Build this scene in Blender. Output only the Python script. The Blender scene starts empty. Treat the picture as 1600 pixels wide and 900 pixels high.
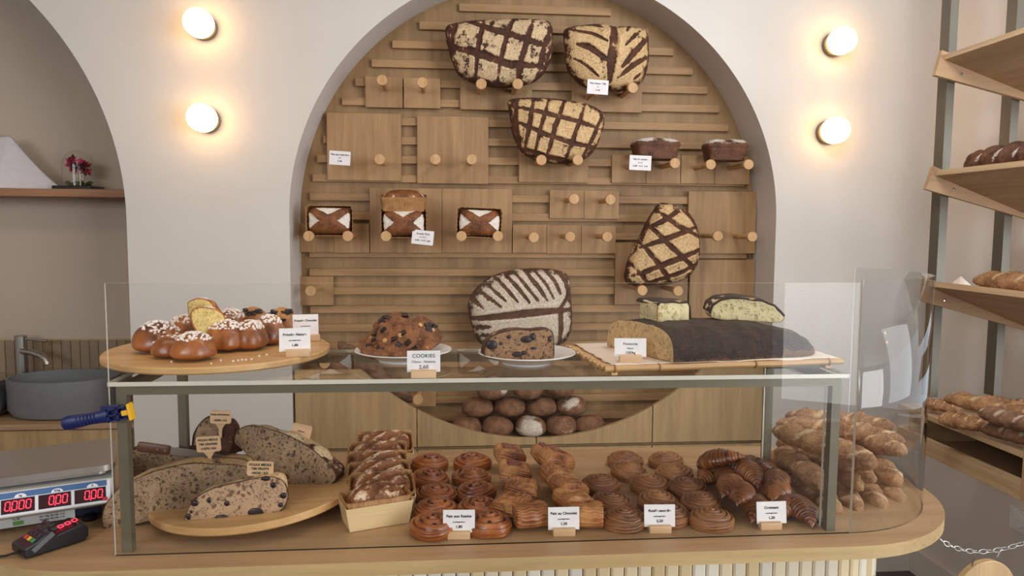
import bpy, bmesh, math, random
import numpy as np
from mathutils import Matrix, Vector, noise
R_ = math.radians
rng = random.Random(7)
C = bpy.context.scene.collection
SC = bpy.context.scene

# ------------------------------------------------------------------ camera
FPX = 1150.0
YAW, PITCH, ROLL = R_(5.008), R_(4.744), R_(0.373)
CAMZ = 1.5
cy, sy, cp, sp = math.cos(YAW), math.sin(YAW), math.cos(PITCH), math.sin(PITCH)
FWD = Vector((sy*cp, cy*cp, -sp)); RT = Vector((cy, -sy, 0)); UP = RT.cross(FWD)
c_, s_ = math.cos(ROLL), math.sin(ROLL)
RT, UP = RT*c_ + UP*s_, UP*c_ - RT*s_
cam_d = bpy.data.cameras.new('camera'); cam = bpy.data.objects.new('camera', cam_d); C.objects.link(cam)
cam_d.sensor_width = 36.0; cam_d.lens = FPX/1600*36; cam_d.clip_start = 0.02
M = Matrix.Identity(4)
for i in range(3):
    M[i][0] = RT[i]; M[i][1] = UP[i]; M[i][2] = -FWD[i]
M[0][3] = 0; M[1][3] = 0; M[2][3] = CAMZ
cam.matrix_world = M
SC.camera = cam

def ray(px, py): return FWD + RT*((px-800)/FPX) - UP*((py-450)/FPX)
def atY(px, py, Y):                      # a measured point on the upright plane at depth Y
    r = ray(px, py); t = Y/r.y; return Vector((r.x*t, Y, CAMZ + r.z*t))
def atZ(px, py, Z):                      # a measured point on the level plane at height Z
    r = ray(px, py); t = (Z-CAMZ)/r.z; return Vector((r.x*t, r.y*t, Z))

# ------------------------------------------------------------------ light and exposure
SC.view_settings.view_transform = 'Standard'; SC.view_settings.look = 'None'
SC.view_settings.gamma = 1.0; SC.view_settings.use_curve_mapping = False
SC.view_settings.exposure = -0.12
SC.cycles.max_bounces = 10; SC.cycles.transparent_max_bounces = 24
SC.cycles.diffuse_bounces = 4; SC.cycles.glossy_bounces = 4
SC.cycles.caustics_reflective = False; SC.cycles.caustics_refractive = False
SC.cycles.sample_clamp_indirect = 4.0
SC.cycles.use_denoising = True
W = bpy.data.worlds.new('world'); SC.world = W; W.use_nodes = True
W.node_tree.nodes['Background'].inputs[0].default_value = (0.78, 0.88, 1.0, 1)
W.node_tree.nodes['Background'].inputs[1].default_value = 1.6
def area(name, loc, target, sx, sy_, power, col):
    d = bpy.data.lights.new(name, 'AREA'); d.shape = 'RECTANGLE'; d.size = sx; d.size_y = sy_
    d.energy = power; d.color = col
    o = bpy.data.objects.new(name, d); C.objects.link(o); o.location = loc
    o.rotation_euler = (Vector(target)-Vector(loc)).to_track_quat('-Z', 'Y').to_euler()
    return o
area('shopfront_daylight', (3.9, -2.35, 1.35), (0.9, 3.0, 1.1), 2.7, 2.5, 150, (0.985, 0.985, 0.975))
area('fill_from_left', (-2.0, -2.3, 2.2), (2.1, 2.8, 1.4), 2.4, 0.9, 60, (0.97, 0.98, 1.0))  # added fill light from the left, brightens the right wall
area('side_window_daylight', (3.1, 0.9, 1.75), (1.5, 3.1, 1.45), 1.4, 1.9, 26, (0.88, 0.94, 1.0))
area('right_wall_fill', (1.05, 1.5, 2.86), (2.1, 3.0, 1.3), 0.6, 0.6, 28, (0.86, 0.94, 1.0))  # added cool fill from above for the right wall and rack
area('warm_overhead_fill', (-0.4, 1.3, 2.86), (-0.4, 1.9, 0.0), 2.4, 0.5, 14, (1.0, 0.78, 0.55))  # unseen overhead source, tinted to warm the indoor light

# ------------------------------------------------------------------ materials
def lin(c):
    def f(v):
        v /= 255.0
        return v/12.92 if v <= 0.04045 else ((v+0.055)/1.055)**2.4
    return (f(c[0]), f(c[1]), f(c[2]), 1.0)
class N:
    def __init__(s, name):
        s.m = bpy.data.materials.new(name); s.m.use_nodes = True; s.t = s.m.node_tree
        s.b = s.t.nodes['Principled BSDF']; s.out = s.t.nodes['Material Output']
        s.co = None
    def new(s, t, **k):
        n = s.t.nodes.new(t)
        for a, v in k.items(): setattr(n, a, v)
        return n
    def link(s, a, b): s.t.links.new(a, b)
    def coord(s, scale=(1, 1, 1), rand=True):
        if s.co is None: s.co = s.new('ShaderNodeTexCoord')
        mp = s.new('ShaderNodeMapping'); mp.inputs['Scale'].default_value = scale
        s.link(s.co.outputs['Object'], mp.inputs['Vector'])
        if rand:
            oi = s.new('ShaderNodeObjectInfo')
            mu = s.new('ShaderNodeMath', operation='MULTIPLY'); mu.inputs[1].default_value = 37.0
            s.link(oi.outputs['Random'], mu.inputs[0])
            cx = s.new('ShaderNodeCombineXYZ')
            for i in range(3): s.link(mu.outputs[0], cx.inputs[i])
            s.link(cx.outputs[0], mp.inputs['Location'])
        return mp.outputs[0]
    def noise(s, vec, scale, detail=4, rough=0.6, dist=0.0):
        n = s.new('ShaderNodeTexNoise'); n.inputs['Scale'].default_value = scale
        n.inputs['Detail'].default_value = detail; n.inputs['Roughness'].default_value = rough
        n.inputs['Distortion'].default_value = dist
        s.link(vec, n.inputs['Vector']); return n.outputs['Fac']
    def ramp(s, fac, stops, interp='LINEAR'):
        r = s.new('ShaderNodeValToRGB'); r.color_ramp.interpolation = interp
        e = r.color_ramp.elements
        while len(e) < len(stops): e.new(0.5)
        for i, (p, c) in enumerate(stops):
            e[i].position = p; e[i].color = lin(c) if len(c) == 3 else c
        s.link(fac, r.inputs[0]); return r.outputs[0]
    def val(s, fac, a, b):           # smooth 0..1 from a to b
        m = s.new('ShaderNodeMapRange', interpolation_type='SMOOTHSTEP')
        m.inputs[1].default_value = a; m.inputs[2].default_value = b
        s.link(fac, m.inputs[0]); return m.outputs[0]
    def math(s, op, a, b):
        m = s.new('ShaderNodeMath', operation=op)
        for i, v in enumerate((a, b)):
            if isinstance(v, (int, float)): m.inputs[i].default_value = v
            else: s.link(v, m.inputs[i])
        return m.outputs[0]
    def mix(s, fac, a, b, mode='MIX'):
        m = s.new('ShaderNodeMix', data_type='RGBA', blend_type=mode)
        if isinstance(fac, (int, float)): m.inputs[0].default_value = fac
        else: s.link(fac, m.inputs[0])
        for i, v in ((6, a), (7, b)):
            if isinstance(v, tuple): m.inputs[i].default_value = lin(v) if len(v) == 3 else v
            else: s.link(v, m.inputs[i])
        return m.outputs[2]
    def attr(s, name):
        a = s.new('ShaderNodeAttribute', attribute_name=name); return a.outputs['Fac']
    def bump(s, h, strength=0.3, dist=0.002):
        b = s.new('ShaderNodeBump'); b.inputs['Strength'].default_value = strength
        b.inputs['Distance'].default_value = dist
        s.link(h, b.inputs['Height']); s.link(b.outputs[0], s.b.inputs['Normal'])
    def base(s, c):
        if isinstance(c, tuple): s.b.inputs['Base Color'].default_value = lin(c)
        else: s.link(c, s.b.inputs['Base Color'])
    def set(s, **k):
        for a, v in k.items(): s.b.inputs[a.replace('_', ' ')].default_value = v
        return s.m

def plain(name, col, rough=0.5, metal=0.0, **k):
    n = N(name); v = n.coord(); f = n.noise(v, 30, 3)
    d = tuple(max(0, x*0.97) for x in col); n.base(n.ramp(f, [(0.35, d), (0.65, col)]))
    return n.set(Roughness=rough, Metallic=metal, **k)
def wood(name, c1, c2, axis='z', rough=0.55, grain=1.0, island=False):
    n = N(name)
    sc = {'x': (1.6, 28, 28), 'y': (28, 1.6, 28), 'z': (28, 28, 1.6)}[axis]
    v = n.coord(tuple(a*grain for a in sc))
    f1 = n.noise(v, 1.0, 6, 0.62, 0.6)
    sc2 = tuple(a*4*grain for a in sc); f2 = n.noise(n.coord(sc2), 1.2, 3, 0.7)
    sc3 = {'x': (1.2, 7, 7), 'y': (7, 1.2, 7), 'z': (7, 7, 1.2)}[axis]
    f3 = n.noise(n.coord(sc3), 1.0, 3, 0.5, 1.5)
    col = n.ramp(f1, [(0.28, c2), (0.5, tuple((a+b)/2 for a, b in zip(c1, c2))), (0.72, c1)])
    dk = n.val(f2, 0.52, 0.75)
    col = n.mix(n.math('MULTIPLY', dk, 0.28), col, tuple(x*0.62 for x in c2))
    col = n.mix(n.math('MULTIPLY', n.val(f3, 0.35, 0.7), 0.3), col, tuple(min(255, x*1.12) for x in c1))
    if island:
        col = n.mix(n.math('MULTIPLY', n.attr('rnd'), 0.35), col, tuple(x*0.66 for x in c2))
    n.base(col); n.bump(f2, 0.15, 0.001)
    return n.set(Roughness=rough)

M_plaster = N('painted_plaster')
_v = M_plaster.coord(rand=False); _f = M_plaster.noise(_v, 2.2, 5)
M_plaster.base(M_plaster.ramp(_f, [(0.3, (213, 205, 197)), (0.7, (218, 211, 203))])); M_plaster.bump(M_plaster.noise(_v, 90, 4), 0.06, 0.002)
M_plaster = M_plaster.set(Roughness=0.75)
_n = N('beige_niche_paint'); _v = _n.coord(rand=False); _n.base(_n.ramp(_n.noise(_v, 1.5, 3), [(0.3, (200, 184, 166)), (0.7, (205, 189, 171))])); M_niche = _n.set(Roughness=0.8)
M_ceil = plain('ceiling_paint', (225, 222, 216), 0.8)
M_floor = plain('dark_floor_covering', (78, 70, 68), 0.6)
M_oakv = wood('oak_board_vertical', (174, 137, 93), (142, 106, 67), 'z')
M_oakback = wood('oak_backing', (160, 127, 86), (130, 98, 61), 'z', grain=0.7)
M_oakh = wood('oak_slat', (176, 138, 94), (140, 104, 66), 'x')
M_peg = wood('pale_peg_wood', (208, 166, 118), (178, 134, 86), 'z', grain=2.0)
M_cab = wood('oak_cabinet', (192, 160, 116), (160, 128, 86), 'z', grain=0.8)
M_counter = wood('oak_countertop', (184, 150, 112), (154, 120, 84), 'x', 0.42, grain=0.8)
M_counter_edge = wood('oak_edge_band', (194, 166, 118), (168, 138, 92), 'x', 0.45)
M_rack = wood('oak_rack', (190, 160, 124), (160, 128, 94), 'y', grain=0.9)
M_rackx = wood('oak_rack_panel', (188, 154, 118), (158, 124, 90), 'x', grain=0.9)
M_bamboo = wood('bamboo_board', (214, 172, 118), (184, 138, 86), 'x', 0.4, grain=1.4)
M_bamboo2 = wood('bamboo_rod', (205, 164, 108), (172, 126, 72), 'x', 0.4)
M_tagwood = wood('tag_holder_wood', (220, 184, 146), (196, 156, 116), 'x', grain=2)
M_thinwood = wood('thin_form_wood', (232, 206, 160), (210, 176, 124), 'x', grain=1.5)
M_card = plain('white_card', (238, 232, 232), 0.6)
M_ink = plain('black_ink', (22, 20, 22), 0.7)
M_steel = plain('taupe_powder_coated_steel', (106, 98, 78), 0.45, 0.2)
M_upright = plain('taupe_rack_steel', (100, 94, 80), 0.45, 0.2)
M_brushed = plain('brushed_steel', (190, 186, 180), 0.32, 1.0)
M_chrome = plain('chrome', (205, 200, 196), 0.14, 1.0)
M_black = plain('black_plastic', (22, 22, 25), 0.32)
M_keys = plain('black_key', (44, 44, 48), 0.4)
M_dark = plain('gap_shade_black', (14, 12, 11), 0.8)  # near-black: the shade inside gaps put into the colour
M_porcelain = plain('white_porcelain', (232, 228, 226), 0.15)
M_basin = plain('grey_stoneware', (126, 128, 130), 0.5)
M_towel = plain('charcoal_towel', (60, 60, 66), 0.95)
M_blue = plain('navy_clamp_plastic', (24, 32, 84), 0.4)
M_yellow = plain('yellow_rubber', (236, 178, 32), 0.5)
M_napkin = plain('white_linen', (226, 218, 220), 0.9)
M_paper = plain('parchment', (226, 206, 190), 0.7)

def glass(name, tint=(0.985, 0.99, 0.985), ior=1.45, rough=0.0, gain=1.0):
    n = N(name); t = n.t; t.nodes.remove(n.b)
    tr = n.new('ShaderNodeBsdfTransparent'); tr.inputs[0].default_value = (*tint, 1)
    gl = n.new('ShaderNodeBsdfGlossy'); gl.inputs['Roughness'].default_value = rough
    fr = n.new('ShaderNodeFresnel'); fr.inputs[0].default_value = ior
    ge = n.new('ShaderNodeNewGeometry')
    mu = n.math('MULTIPLY', n.math('MULTIPLY', fr.outputs[0], gain), n.math('SUBTRACT', 1.0, ge.outputs['Backfacing']))
    mx = n.new('ShaderNodeMixShader'); n.link(mu, mx.inputs[0]); n.link(tr.outputs[0], mx.inputs[1]); n.link(gl.outputs[0], mx.inputs[2])
    n.link(mx.outputs[0], n.out.inputs[0]); return n.m
M_glass = glass('clear_glass', gain=0.8)
M_plexi = glass('clear_plexiglass', (0.96, 0.97, 0.975), 1.55, 0.02, 1.15)
M_edge = plain('polished_glass_edge', (206, 200, 184), 0.25)
def emit(name, col, strength):
    n = N(name); n.base((20, 20, 20)); n.b.inputs['Emission Color'].default_value = (*col, 1)
    n.b.inputs['Emission Strength'].default_value = strength; return n.m
M_globe = emit('lit_opal_glass', (1.0, 0.58, 0.24), 11.0)
M_led = emit('red_led_segments', (1.0, 0.03, 0.06), 3.5)

# breads
def crust(name, dark, mid, flour=None, speck=None, rough=0.62, nscale=18, thr=(0.45, 0.6), bump=0.5, coat=0.0, blot=0.9, spk=None):
    n = N(name); v = n.coord()
    f = n.noise(v, nscale, 6, 0.65); g = n.noise(v, nscale*6, 4, 0.7)
    col = n.ramp(f, [(0.3, dark), (0.68, mid)])
    col = n.mix(n.math('MULTIPLY', n.val(g, 0.52, 0.66), 0.38), col, spk or tuple(min(255, x*1.3) for x in mid))
    if flour:
        a = n.attr('flour')
        k = n.math('ADD', a, n.math('MULTIPLY', n.math('SUBTRACT', g, 0.5), 1.5))
        k2 = n.math('ADD', k, n.math('MULTIPLY', n.math('SUBTRACT', f, 0.5), blot))
        fl = n.mix(n.val(g, 0.35, 0.7), flour, speck or flour)
        col = n.mix(n.val(k2, thr[0], thr[1]), col, fl)
    n.base(col); n.bump(n.math('ADD', f, g), bump, 0.004)
    n.b.inputs['Coat Weight'].default_value = coat; n.b.inputs['Coat Roughness'].default_value = 0.25
    return n.set(Roughness=rough)
M_miche = crust('floured_dark_crust', (46, 24, 14), (92, 52, 30), (222, 198, 158), (176, 142, 104), 0.8, 26, (0.62, 0.80), blot=4.0)
M_miche2 = crust('floured_golden_crust', (50, 26, 14), (96, 56, 32), (222, 192, 144), (180, 136, 88), 0.8, 24, (0.48, 0.68), blot=3.0)
M_zebra = crust('floured_brown_crust', (62, 38, 24), (106, 72, 50), (226, 212, 192), (172, 148, 124), 0.85, 24, (0.42, 0.66), blot=2.2)
M_bun = crust('rye_bun_crust', (88, 56, 36), (150, 106, 74), (232, 222, 208), (190, 166, 142), 0.8, 26, (0.5, 0.85), blot=1.6)
M_tinloaf = crust('dark_tin_loaf_crust', (48, 26, 18), (116, 72, 44), (226, 216, 206), (170, 150, 136), 0.7, 22, (0.5, 0.7))
M_xloaf = crust('brown_scored_crust', (70, 36, 16), (146, 88, 42), (236, 228, 216), (222, 210, 196), 0.6, 22, (0.45, 0.55))
M_formloaf = crust('caramel_loaf_crust', (70, 34, 14), (152, 92, 46), (232, 208, 180), (188, 146, 106), 0.5, 26, (0.72, 0.95), blot=2.0)
M_bag = crust('baguette_crust', (116, 74, 44), (190, 142, 98), (228, 198, 158), (206, 156, 104), 0.7, 22, (0.5, 0.9), 1.3, blot=1.8)
M_bagdark = crust('dark_baguette_crust', (84, 58, 42), (142, 104, 76), (206, 186, 166), (158, 130, 106), 0.75, 20, (0.35, 0.75))
M_brio = crust('glazed_brioche_crust', (76, 30, 10), (192, 114, 50), None, None, 0.33, 16, bump=0.12, coat=0.4, spk=(150, 82, 34))
M_briochoc = crust('pale_brioche_crust', (150, 92, 46), (208, 150, 92), None, None, 0.45, 12, bump=0.2, coat=0.2)
M_focac = crust('seeded_focaccia_crust', (26, 16, 12), (76, 47, 32), (150, 100, 58), (124, 80, 46), 0.55, 60, (0.55, 0.8), 1.4, spk=(140, 98, 64))
M_cookie = crust('cookie_dough', (66, 34, 18), (166, 106, 62), None, None, 0.7, 45, bump=1.0)
def crumb(name, col, hole, scale=70, k=0.9, rim=(70, 42, 24)):
    n = N(name); v = n.coord()
    w = n.noise(v, 40, 3)
    vo = n.new('ShaderNodeTexVoronoi'); vo.inputs['Scale'].default_value = scale
    va = n.new('ShaderNodeVectorMath', operation='ADD')
    n.link(v, va.inputs[0])
    sm = n.new('ShaderNodeVectorMath', operation='SCALE'); sm.inputs['Scale'].default_value = 0.03
    nz = n.new('ShaderNodeTexNoise'); nz.inputs['Scale'].default_value = 30; n.link(v, nz.inputs['Vector'])
    n.link(nz.outputs['Color'], sm.inputs[0]); n.link(sm.outputs[0], va.inputs[1]); n.link(va.outputs[0], vo.inputs['Vector'])
    big = n.noise(v, scale*0.35, 2)
    d = n.math('ADD', vo.outputs['Distance'], n.math('MULTIPLY', big, 0.5))
    h1 = n.val(d, 0.40, 0.60)
    vo2 = n.new('ShaderNodeTexVoronoi'); vo2.inputs['Scale'].default_value = scale*2.6; n.link(va.outputs[0], vo2.inputs['Vector'])
    h2 = n.val(n.math('ADD', vo2.outputs['Distance'], n.math('MULTIPLY', w, 0.4)), 0.38, 0.60)
    h = n.math('MINIMUM', h1, n.math('ADD', n.math('MULTIPLY', h2, 0.6), 0.4))
    c = n.mix(n.math('MULTIPLY', n.math('SUBTRACT', 1.0, h), k), n.ramp(w, [(0.3, tuple(x*0.88 for x in col)), (0.7, col)]), hole)
    c = n.mix(n.val(n.math('ADD', n.attr('rim'), n.math('MULTIPLY', n.math('SUBTRACT', w, 0.5), 0.6)), 0.35, 0.8), c, rim)
    n.base(c); n.bump(h, 0.7, 0.004)
    return n.set(Roughness=0.85)
M_crumb = crumb('brown_sourdough_crumb', (166, 136, 104), (84, 60, 40), 95)
M_crumb_l = crumb('pale_fruit_crumb', (192, 156, 122), (112, 78, 54), 75)
M_crumb_w = crumb('pale_focaccia_crumb', (226, 208, 160), (178, 150, 96), 60, 0.7, (150, 96, 50))
M_crumb_b = crumb('yellow_brioche_crumb', (240, 210, 134), (206, 166, 88), 90, 0.35, (178, 104, 48))
M_crumb_f = crumb('buff_focaccia_side', (214, 180, 130), (170, 130, 84), 60, 0.6, (150, 96, 50))
M_raisin = plain('dark_dried_fruit', (36, 18, 20), 0.4)
M_choc = plain('dark_chocolate', (32, 16, 12), 0.45)
M_nut = plain('hazelnut_piece', (206, 160, 104), 0.6)
M_sugar = plain('pearl_sugar_white', (246, 234, 226), 0.6)
def layered(name, dark, mid, light, freq=1.0, rough=0.38, coat=0.35):
    n = N(name); v = n.coord(); l = n.attr('layer'); g = n.attr('groove')
    f = n.noise(v, 14, 4)
    st = n.math('SINE', n.math('ADD', n.math('MULTIPLY', l, 6.2832*freq), n.math('MULTIPLY', f, 9.0)), 0)
    col = n.ramp(f, [(0.3, dark), (0.5, mid), (0.72, light)])
    col = n.mix(n.math('MULTIPLY', n.val(st, 0.2, 1.0), 0.45), col, light)
    col = n.mix(n.val(g, 0.35, 0.95), col, tuple(x*0.42 for x in dark))
    n.base(col); n.bump(st, 0.35, 0.002)
    n.b.inputs['Coat Weight'].default_value = coat; n.b.inputs['Coat Roughness'].default_value = 0.2
    return n.set(Roughness=rough)
M_roll = layered('cinnamon_roll_pastry', (84, 46, 26), (140, 88, 52), (188, 134, 86), 1.0, 0.5, 0.15)
M_raisinroll = layered('raisin_roll_pastry', (88, 36, 14), (138, 70, 30), (186, 112, 54), 1.0, 0.35, 0.45)
M_croissant = layered('croissant_pastry', (58, 24, 12), (116, 60, 28), (190, 124, 66), 1.0, 0.33, 0.5)
M_pac = layered('chocolate_pastry', (96, 44, 18), (156, 92, 46), (206, 148, 88), 1.0, 0.4, 0.3)
M_glaze = crust('baked_egg_glaze', (82, 26, 12), (128, 50, 24), None, None, 0.25, 30, bump=0.8, coat=0.7)

# ------------------------------------------------------------------ object helpers
def link(o, parent=None):
    C.objects.link(o)
    if parent is not None: o.parent = parent
    return o
def tag(o, label=None, cat=None, group=None, kind=None):
    if label: o['label'] = label
    if cat: o['category'] = cat
    if group: o['group'] = group
    if kind: o['kind'] = kind
    return o
def thing(name, label, cat, loc=(0, 0, 0), rot=(0, 0, 0), group=None):
    o = bpy.data.objects.new(name, None); link(o); o.empty_display_size = 0.05
    o.location = loc; o.rotation_euler = rot
    return tag(o, label, cat, group)
def mk(name, verts, faces, mat, parent=None, smooth=True, attrs=None, loc=None, rot=None, mats=None, fmat=None):
    me = bpy.data.meshes.new(name)
    me.from_pydata([tuple(map(float, v)) for v in verts], [], [tuple(int(i) for i in f) for f in faces])
    for a, vals in (attrs or {}).items():
        at = me.attributes.new(a, 'FLOAT', 'POINT'); at.data.foreach_set('value', np.asarray(vals, dtype=np.float32))
    me.materials.append(mat)
    for m in mats or []: me.materials.append(m)
    if fmat is not None: me.polygons.foreach_set('material_index', np.asarray(fmat, dtype=np.int32))
    me.polygons.foreach_set('use_smooth', np.full(len(me.polygons), smooth))
    me.update()
    o = link(bpy.data.objects.new(name, me), parent)
    if loc is not None: o.location = loc
    if rot is not None: o.rotation_euler = rot
    return o
def copy_of(src, parent=None):
    c = src.copy(); link(c); c.parent = parent
    for ch in [x for x in src.children]: copy_of(ch, c)
    return c
class MB:
    """collects simple solids into one mesh"""
    def __init__(s): s.v = []; s.f = []; s.r = []; s.k = 0
    def add(s, v, f, rnd=None):
        o = len(s.v); s.v += [tuple(p) for p in v]; s.f += [tuple(i+o for i in q) for q in f]
        s.r += [rng.random() if rnd is None else rnd]*len(v); s.k += 1; return s
    def box(s, c, d, rot=None, bev=0.0):
        x, y, z = d[0]/2, d[1]/2, d[2]/2
        if bev:
            bm = bmesh.new(); bmesh.ops.create_cube(bm, size=1)
            for v in bm.verts: v.co = Vector((v.co.x*d[0], v.co.y*d[1], v.co.z*d[2]))
            bmesh.ops.bevel(bm, geom=bm.edges[:], offset=bev, segments=2, affect='EDGES', profile=0.6)
            vs = [v.co.copy() for v in bm.verts]; fs = [[v.index for v in f.verts] for f in bm.faces]; bm.free()
        else:
            vs = [Vector((a*x, b*y, e*z)) for a in (-1, 1) for b in (-1, 1) for e in (-1, 1)]
            fs = [(0, 1, 3, 2), (4, 6, 7, 5), (0, 4, 5, 1), (2, 3, 7, 6), (0, 2, 6, 4), (1, 5, 7, 3)]
        if rot is not None: vs = [rot @ v for v in vs]
        cc = Vector(c); return s.add([v+cc for v in vs], fs)
    def tube(s, pts, r, n=12, cap=True):
        pts = [Vector(p) for p in pts]; m = len(pts)
        rs = r if isinstance(r, (list, tuple)) else [r]*m
        vs = []; fs = []
        t0 = (pts[1]-pts[0]).normalized(); a = t0.orthogonal().normalized()
        for i, p in enumerate(pts):
            t = (pts[min(i+1, m-1)]-pts[max(i-1, 0)]).normalized()
            a = (a - t*a.dot(t)).normalized(); b = t.cross(a)
            for j in range(n):
                w = 2*math.pi*j/n; vs.append(p + (a*math.cos(w)+b*math.sin(w))*rs[i])
        for i in range(m-1):
            for j in range(n):
                k = (j+1) % n; fs.append((i*n+j, i*n+k, (i+1)*n+k, (i+1)*n+j))
        if cap: fs.append(tuple(range(n-1, -1, -1))); fs.append(tuple((m-1)*n+j for j in range(n)))
        return s.add(vs, fs)
    def lathe(s, prof, n=48, c=(0, 0, 0), axis='z'):
        vs = []; fs = []; m = len(prof)
        for r, h in prof:
            for j in range(n):
                w = 2*math.pi*j/n; x, y = r*math.cos(w), r*math.sin(w)
                p = (x, y, h) if axis == 'z' else (x, h, y)
                vs.append((p[0]+c[0], p[1]+c[1], p[2]+c[2]))
        for i in range(m-1):
            for j in range(n):
                k = (j+1) % n
                q = (i*n+j, i*n+k, (i+1)*n+k, (i+1)*n+j); fs.append(q if axis == 'z' else q[::-1])
        return s.add(vs, fs)
    def prism(s, poly, a0, a1, axis='y'):      # polygon in the plane across axis, from a0 to a1
        n = len(poly)
        def P(u, v, w): return {'y': (u, w, v), 'z': (u, v, w), 'x': (w, u, v)}[axis]
        vs = [P(u, v, a0) for u, v in poly] + [P(u, v, a1) for u, v in poly]
        fs = [tuple(range(n)), tuple(range(2*n-1, n-1, -1))] + [(i, (i+1) % n + 0, n+(i+1) % n, n+i)[::-1] for i in range(n)]
        return s.add(vs, fs)
    def build(s, name, mat, parent=None, smooth=False, **k):
        o = mk(name, s.v, s.f, mat, parent, smooth, attrs={'rnd': s.r}, **k)
        bm = bmesh.new(); bm.from_mesh(o.data); bmesh.ops.recalc_face_normals(bm, faces=bm.faces); bm.to_mesh(o.data); bm.free()
        if smooth:
            o.data.update()
            try: o.data.set_sharp_from_angle(angle=R_(35))
            except Exception: pass
        return o
def plate(name, loop, Y0, thick, mat, parent=None, holes=()):
    """flat board standing in the XZ plane, its front at Y0"""
    cu = bpy.data.curves.new(name, 'CURVE'); cu.dimensions = '2D'; cu.fill_mode = 'BOTH'; cu.extrude = thick/2
    for lp in [loop]+list(holes):
        sp_ = cu.splines.new('POLY'); sp_.points.add(len(lp)-1); sp_.use_cyclic_u = True
        for p, q in zip(sp_.points, lp): p.co = (q[0], q[1], 0, 1)
    t = bpy.data.objects.new('tmp', cu); C.objects.link(t)
    bpy.context.view_layer.update()
    me = bpy.data.meshes.new_from_object(t); bpy.data.objects.remove(t); bpy.data.curves.remove(cu)
    me.transform(Matrix.Rotation(R_(90), 4, 'X')); me.transform(Matrix.Translation((0, Y0+thick/2, 0)))
    me.materials.clear(); me.materials.append(mat)
    for p in me.polygons: p.use_smooth = False
    o = bpy.data.objects.new(name, me); link(o, parent); return o
def text(parent, body, loc, size, rot=(R_(90), 0, 0), mat=None, spacing=1.0, bold=0.0, align='CENTER', name='lettering', shear=0):
    cu = bpy.data.curves.new(name, 'FONT'); cu.body = body; cu.size = size; cu.align_x = align; cu.align_y = 'CENTER'
    cu.extrude = 0.00015; cu.offset = bold*size; cu.space_character = spacing; cu.shear = shear
    cu.materials.append(mat or M_ink)
    t = bpy.data.objects.new('tmp', cu); C.objects.link(t); bpy.context.view_layer.update()
    me = bpy.data.meshes.new_from_object(t); bpy.data.objects.remove(t); bpy.data.curves.remove(cu)
    if not me.materials: me.materials.append(mat or M_ink)
    o = bpy.data.objects.new(name, me); link(o, parent); o.location = loc; o.rotation_euler = rot; return o
def arc(cx, cz, r, a0, a1, n): return [(cx+r*math.cos(R_(a0+(a1-a0)*i/n)), cz+r*math.sin(R_(a0+(a1-a0)*i/n))) for i in range(n+1)]
def nz(p, s): return noise.noise(Vector((p[0]*s, p[1]*s, p[2]*s)))

# ------------------------------------------------------------------ the room
FL = -0.11
YW, YB, ZC, ZS = 3.2, 3.44, 0.895, 1.217
AX, AZ, AR = 0.40, 1.53, 1.068
LX, LZ, LR = -2.598, 1.5275, 1.268
XR = 2.19
outer = [(-4.4, FL), (LX-LR, FL)] + arc(LX, LZ, LR, 180, 0, 72) + [(LX+LR, FL), (AX-AR, FL)] + arc(AX, AZ, AR, 180, 0, 96) + [(AX+AR, FL), (XR+0.1, FL), (XR+0.1, 2.9), (-4.4, 2.9)]
tag(plate('wall_back', outer, YW, 0.24, M_plaster), kind='structure')
def sbox(name, x0, x1, y0, y1, z0, z1, mat):
    return tag(MB().box(((x0+x1)/2, (y0+y1)/2, (z0+z1)/2), (x1-x0, y1-y0, z1-z0)).build(name, mat), kind='structure')
sbox('floor', -4.4, 5.6, -2.6, 3.95, FL-0.1, FL, M_floor)
sbox('ceiling', -4.4, 5.6, -2.6, 3.95, 2.9, 3.0, M_ceil)
sbox('wall_right', XR, XR+0.12, 2.35, YW, FL, 2.9, M_plaster)
sbox('wall_right_sill', XR, XR+0.12, 1.0, 2.35, FL, 0.70, M_plaster)
sbox('baseboard_back', AX+AR+0.001, XR-0.015, YW-0.014, YW, FL, FL+0.12, M_plaster)
sbox('wall_left', -4.5, -4.4, -2.6, 3.95, FL, 2.9, M_plaster)
sbox('wall_niche_back', -4.4, -1.2, 3.75, 3.85, FL, 2.9, M_niche)
sbox('wall_niche_right', -1.325, -1.2, 3.44, 3.75, FL, 2.9, M_niche)
plate('wall_front', [(-4.4, FL), (5.6, FL), (5.6, 2.9), (-4.4, 2.9)], -2.6, 0.1, M_plaster, holes=[[(2.4, 0.05), (5.4, 0.05), (5.4, 2.75), (2.4, 2.75)], [(-3.3, 1.7), (-0.7, 1.7), (-0.7, 2.75), (-3.3, 2.75)]])['kind'] = 'structure'
sbox('baseboard_right', XR-0.014, XR, 1.0, YW-0.001, FL, FL+0.12, M_plaster)
# niche back of the bread wall
sbox('wall_niche_center', AX-AR-0.06, AX+AR+0.06, YB+0.02, YB+0.08, FL, 2.75, M_dark)
# ------------------------------------------------------------------ slatted bread wall
sw = thing('slatted_wall_panel', 'arched oak backing behind the breads with horizontal slats', 'wall panel', (AX, YB, 0))
back = [(AX-AR-0.03, 0.3)] + arc(AX, AZ, AR+0.03, 180, 0, 96) + [(AX+AR+0.03, 0.3)]
back = [(x-AX, z) for x, z in back]
o = plate('backing', back, 0.001, 0.018, M_oakback, sw)
ztop = atY(760, 14, YB).z
for k in range(23):
    zc = ztop - 0.0012 - k*0.0856
    if zc < 0.42: break
    dz = zc + 0.018 - AZ
    hw = math.sqrt(max(0.01, (AR-0.03)**2 - max(0, dz)**2)) - 0.01
    MB().box((0, -0.011, zc), (2*hw, 0.0215, 0.034), bev=0.0015).build('slat', M_oakh, sw)

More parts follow.
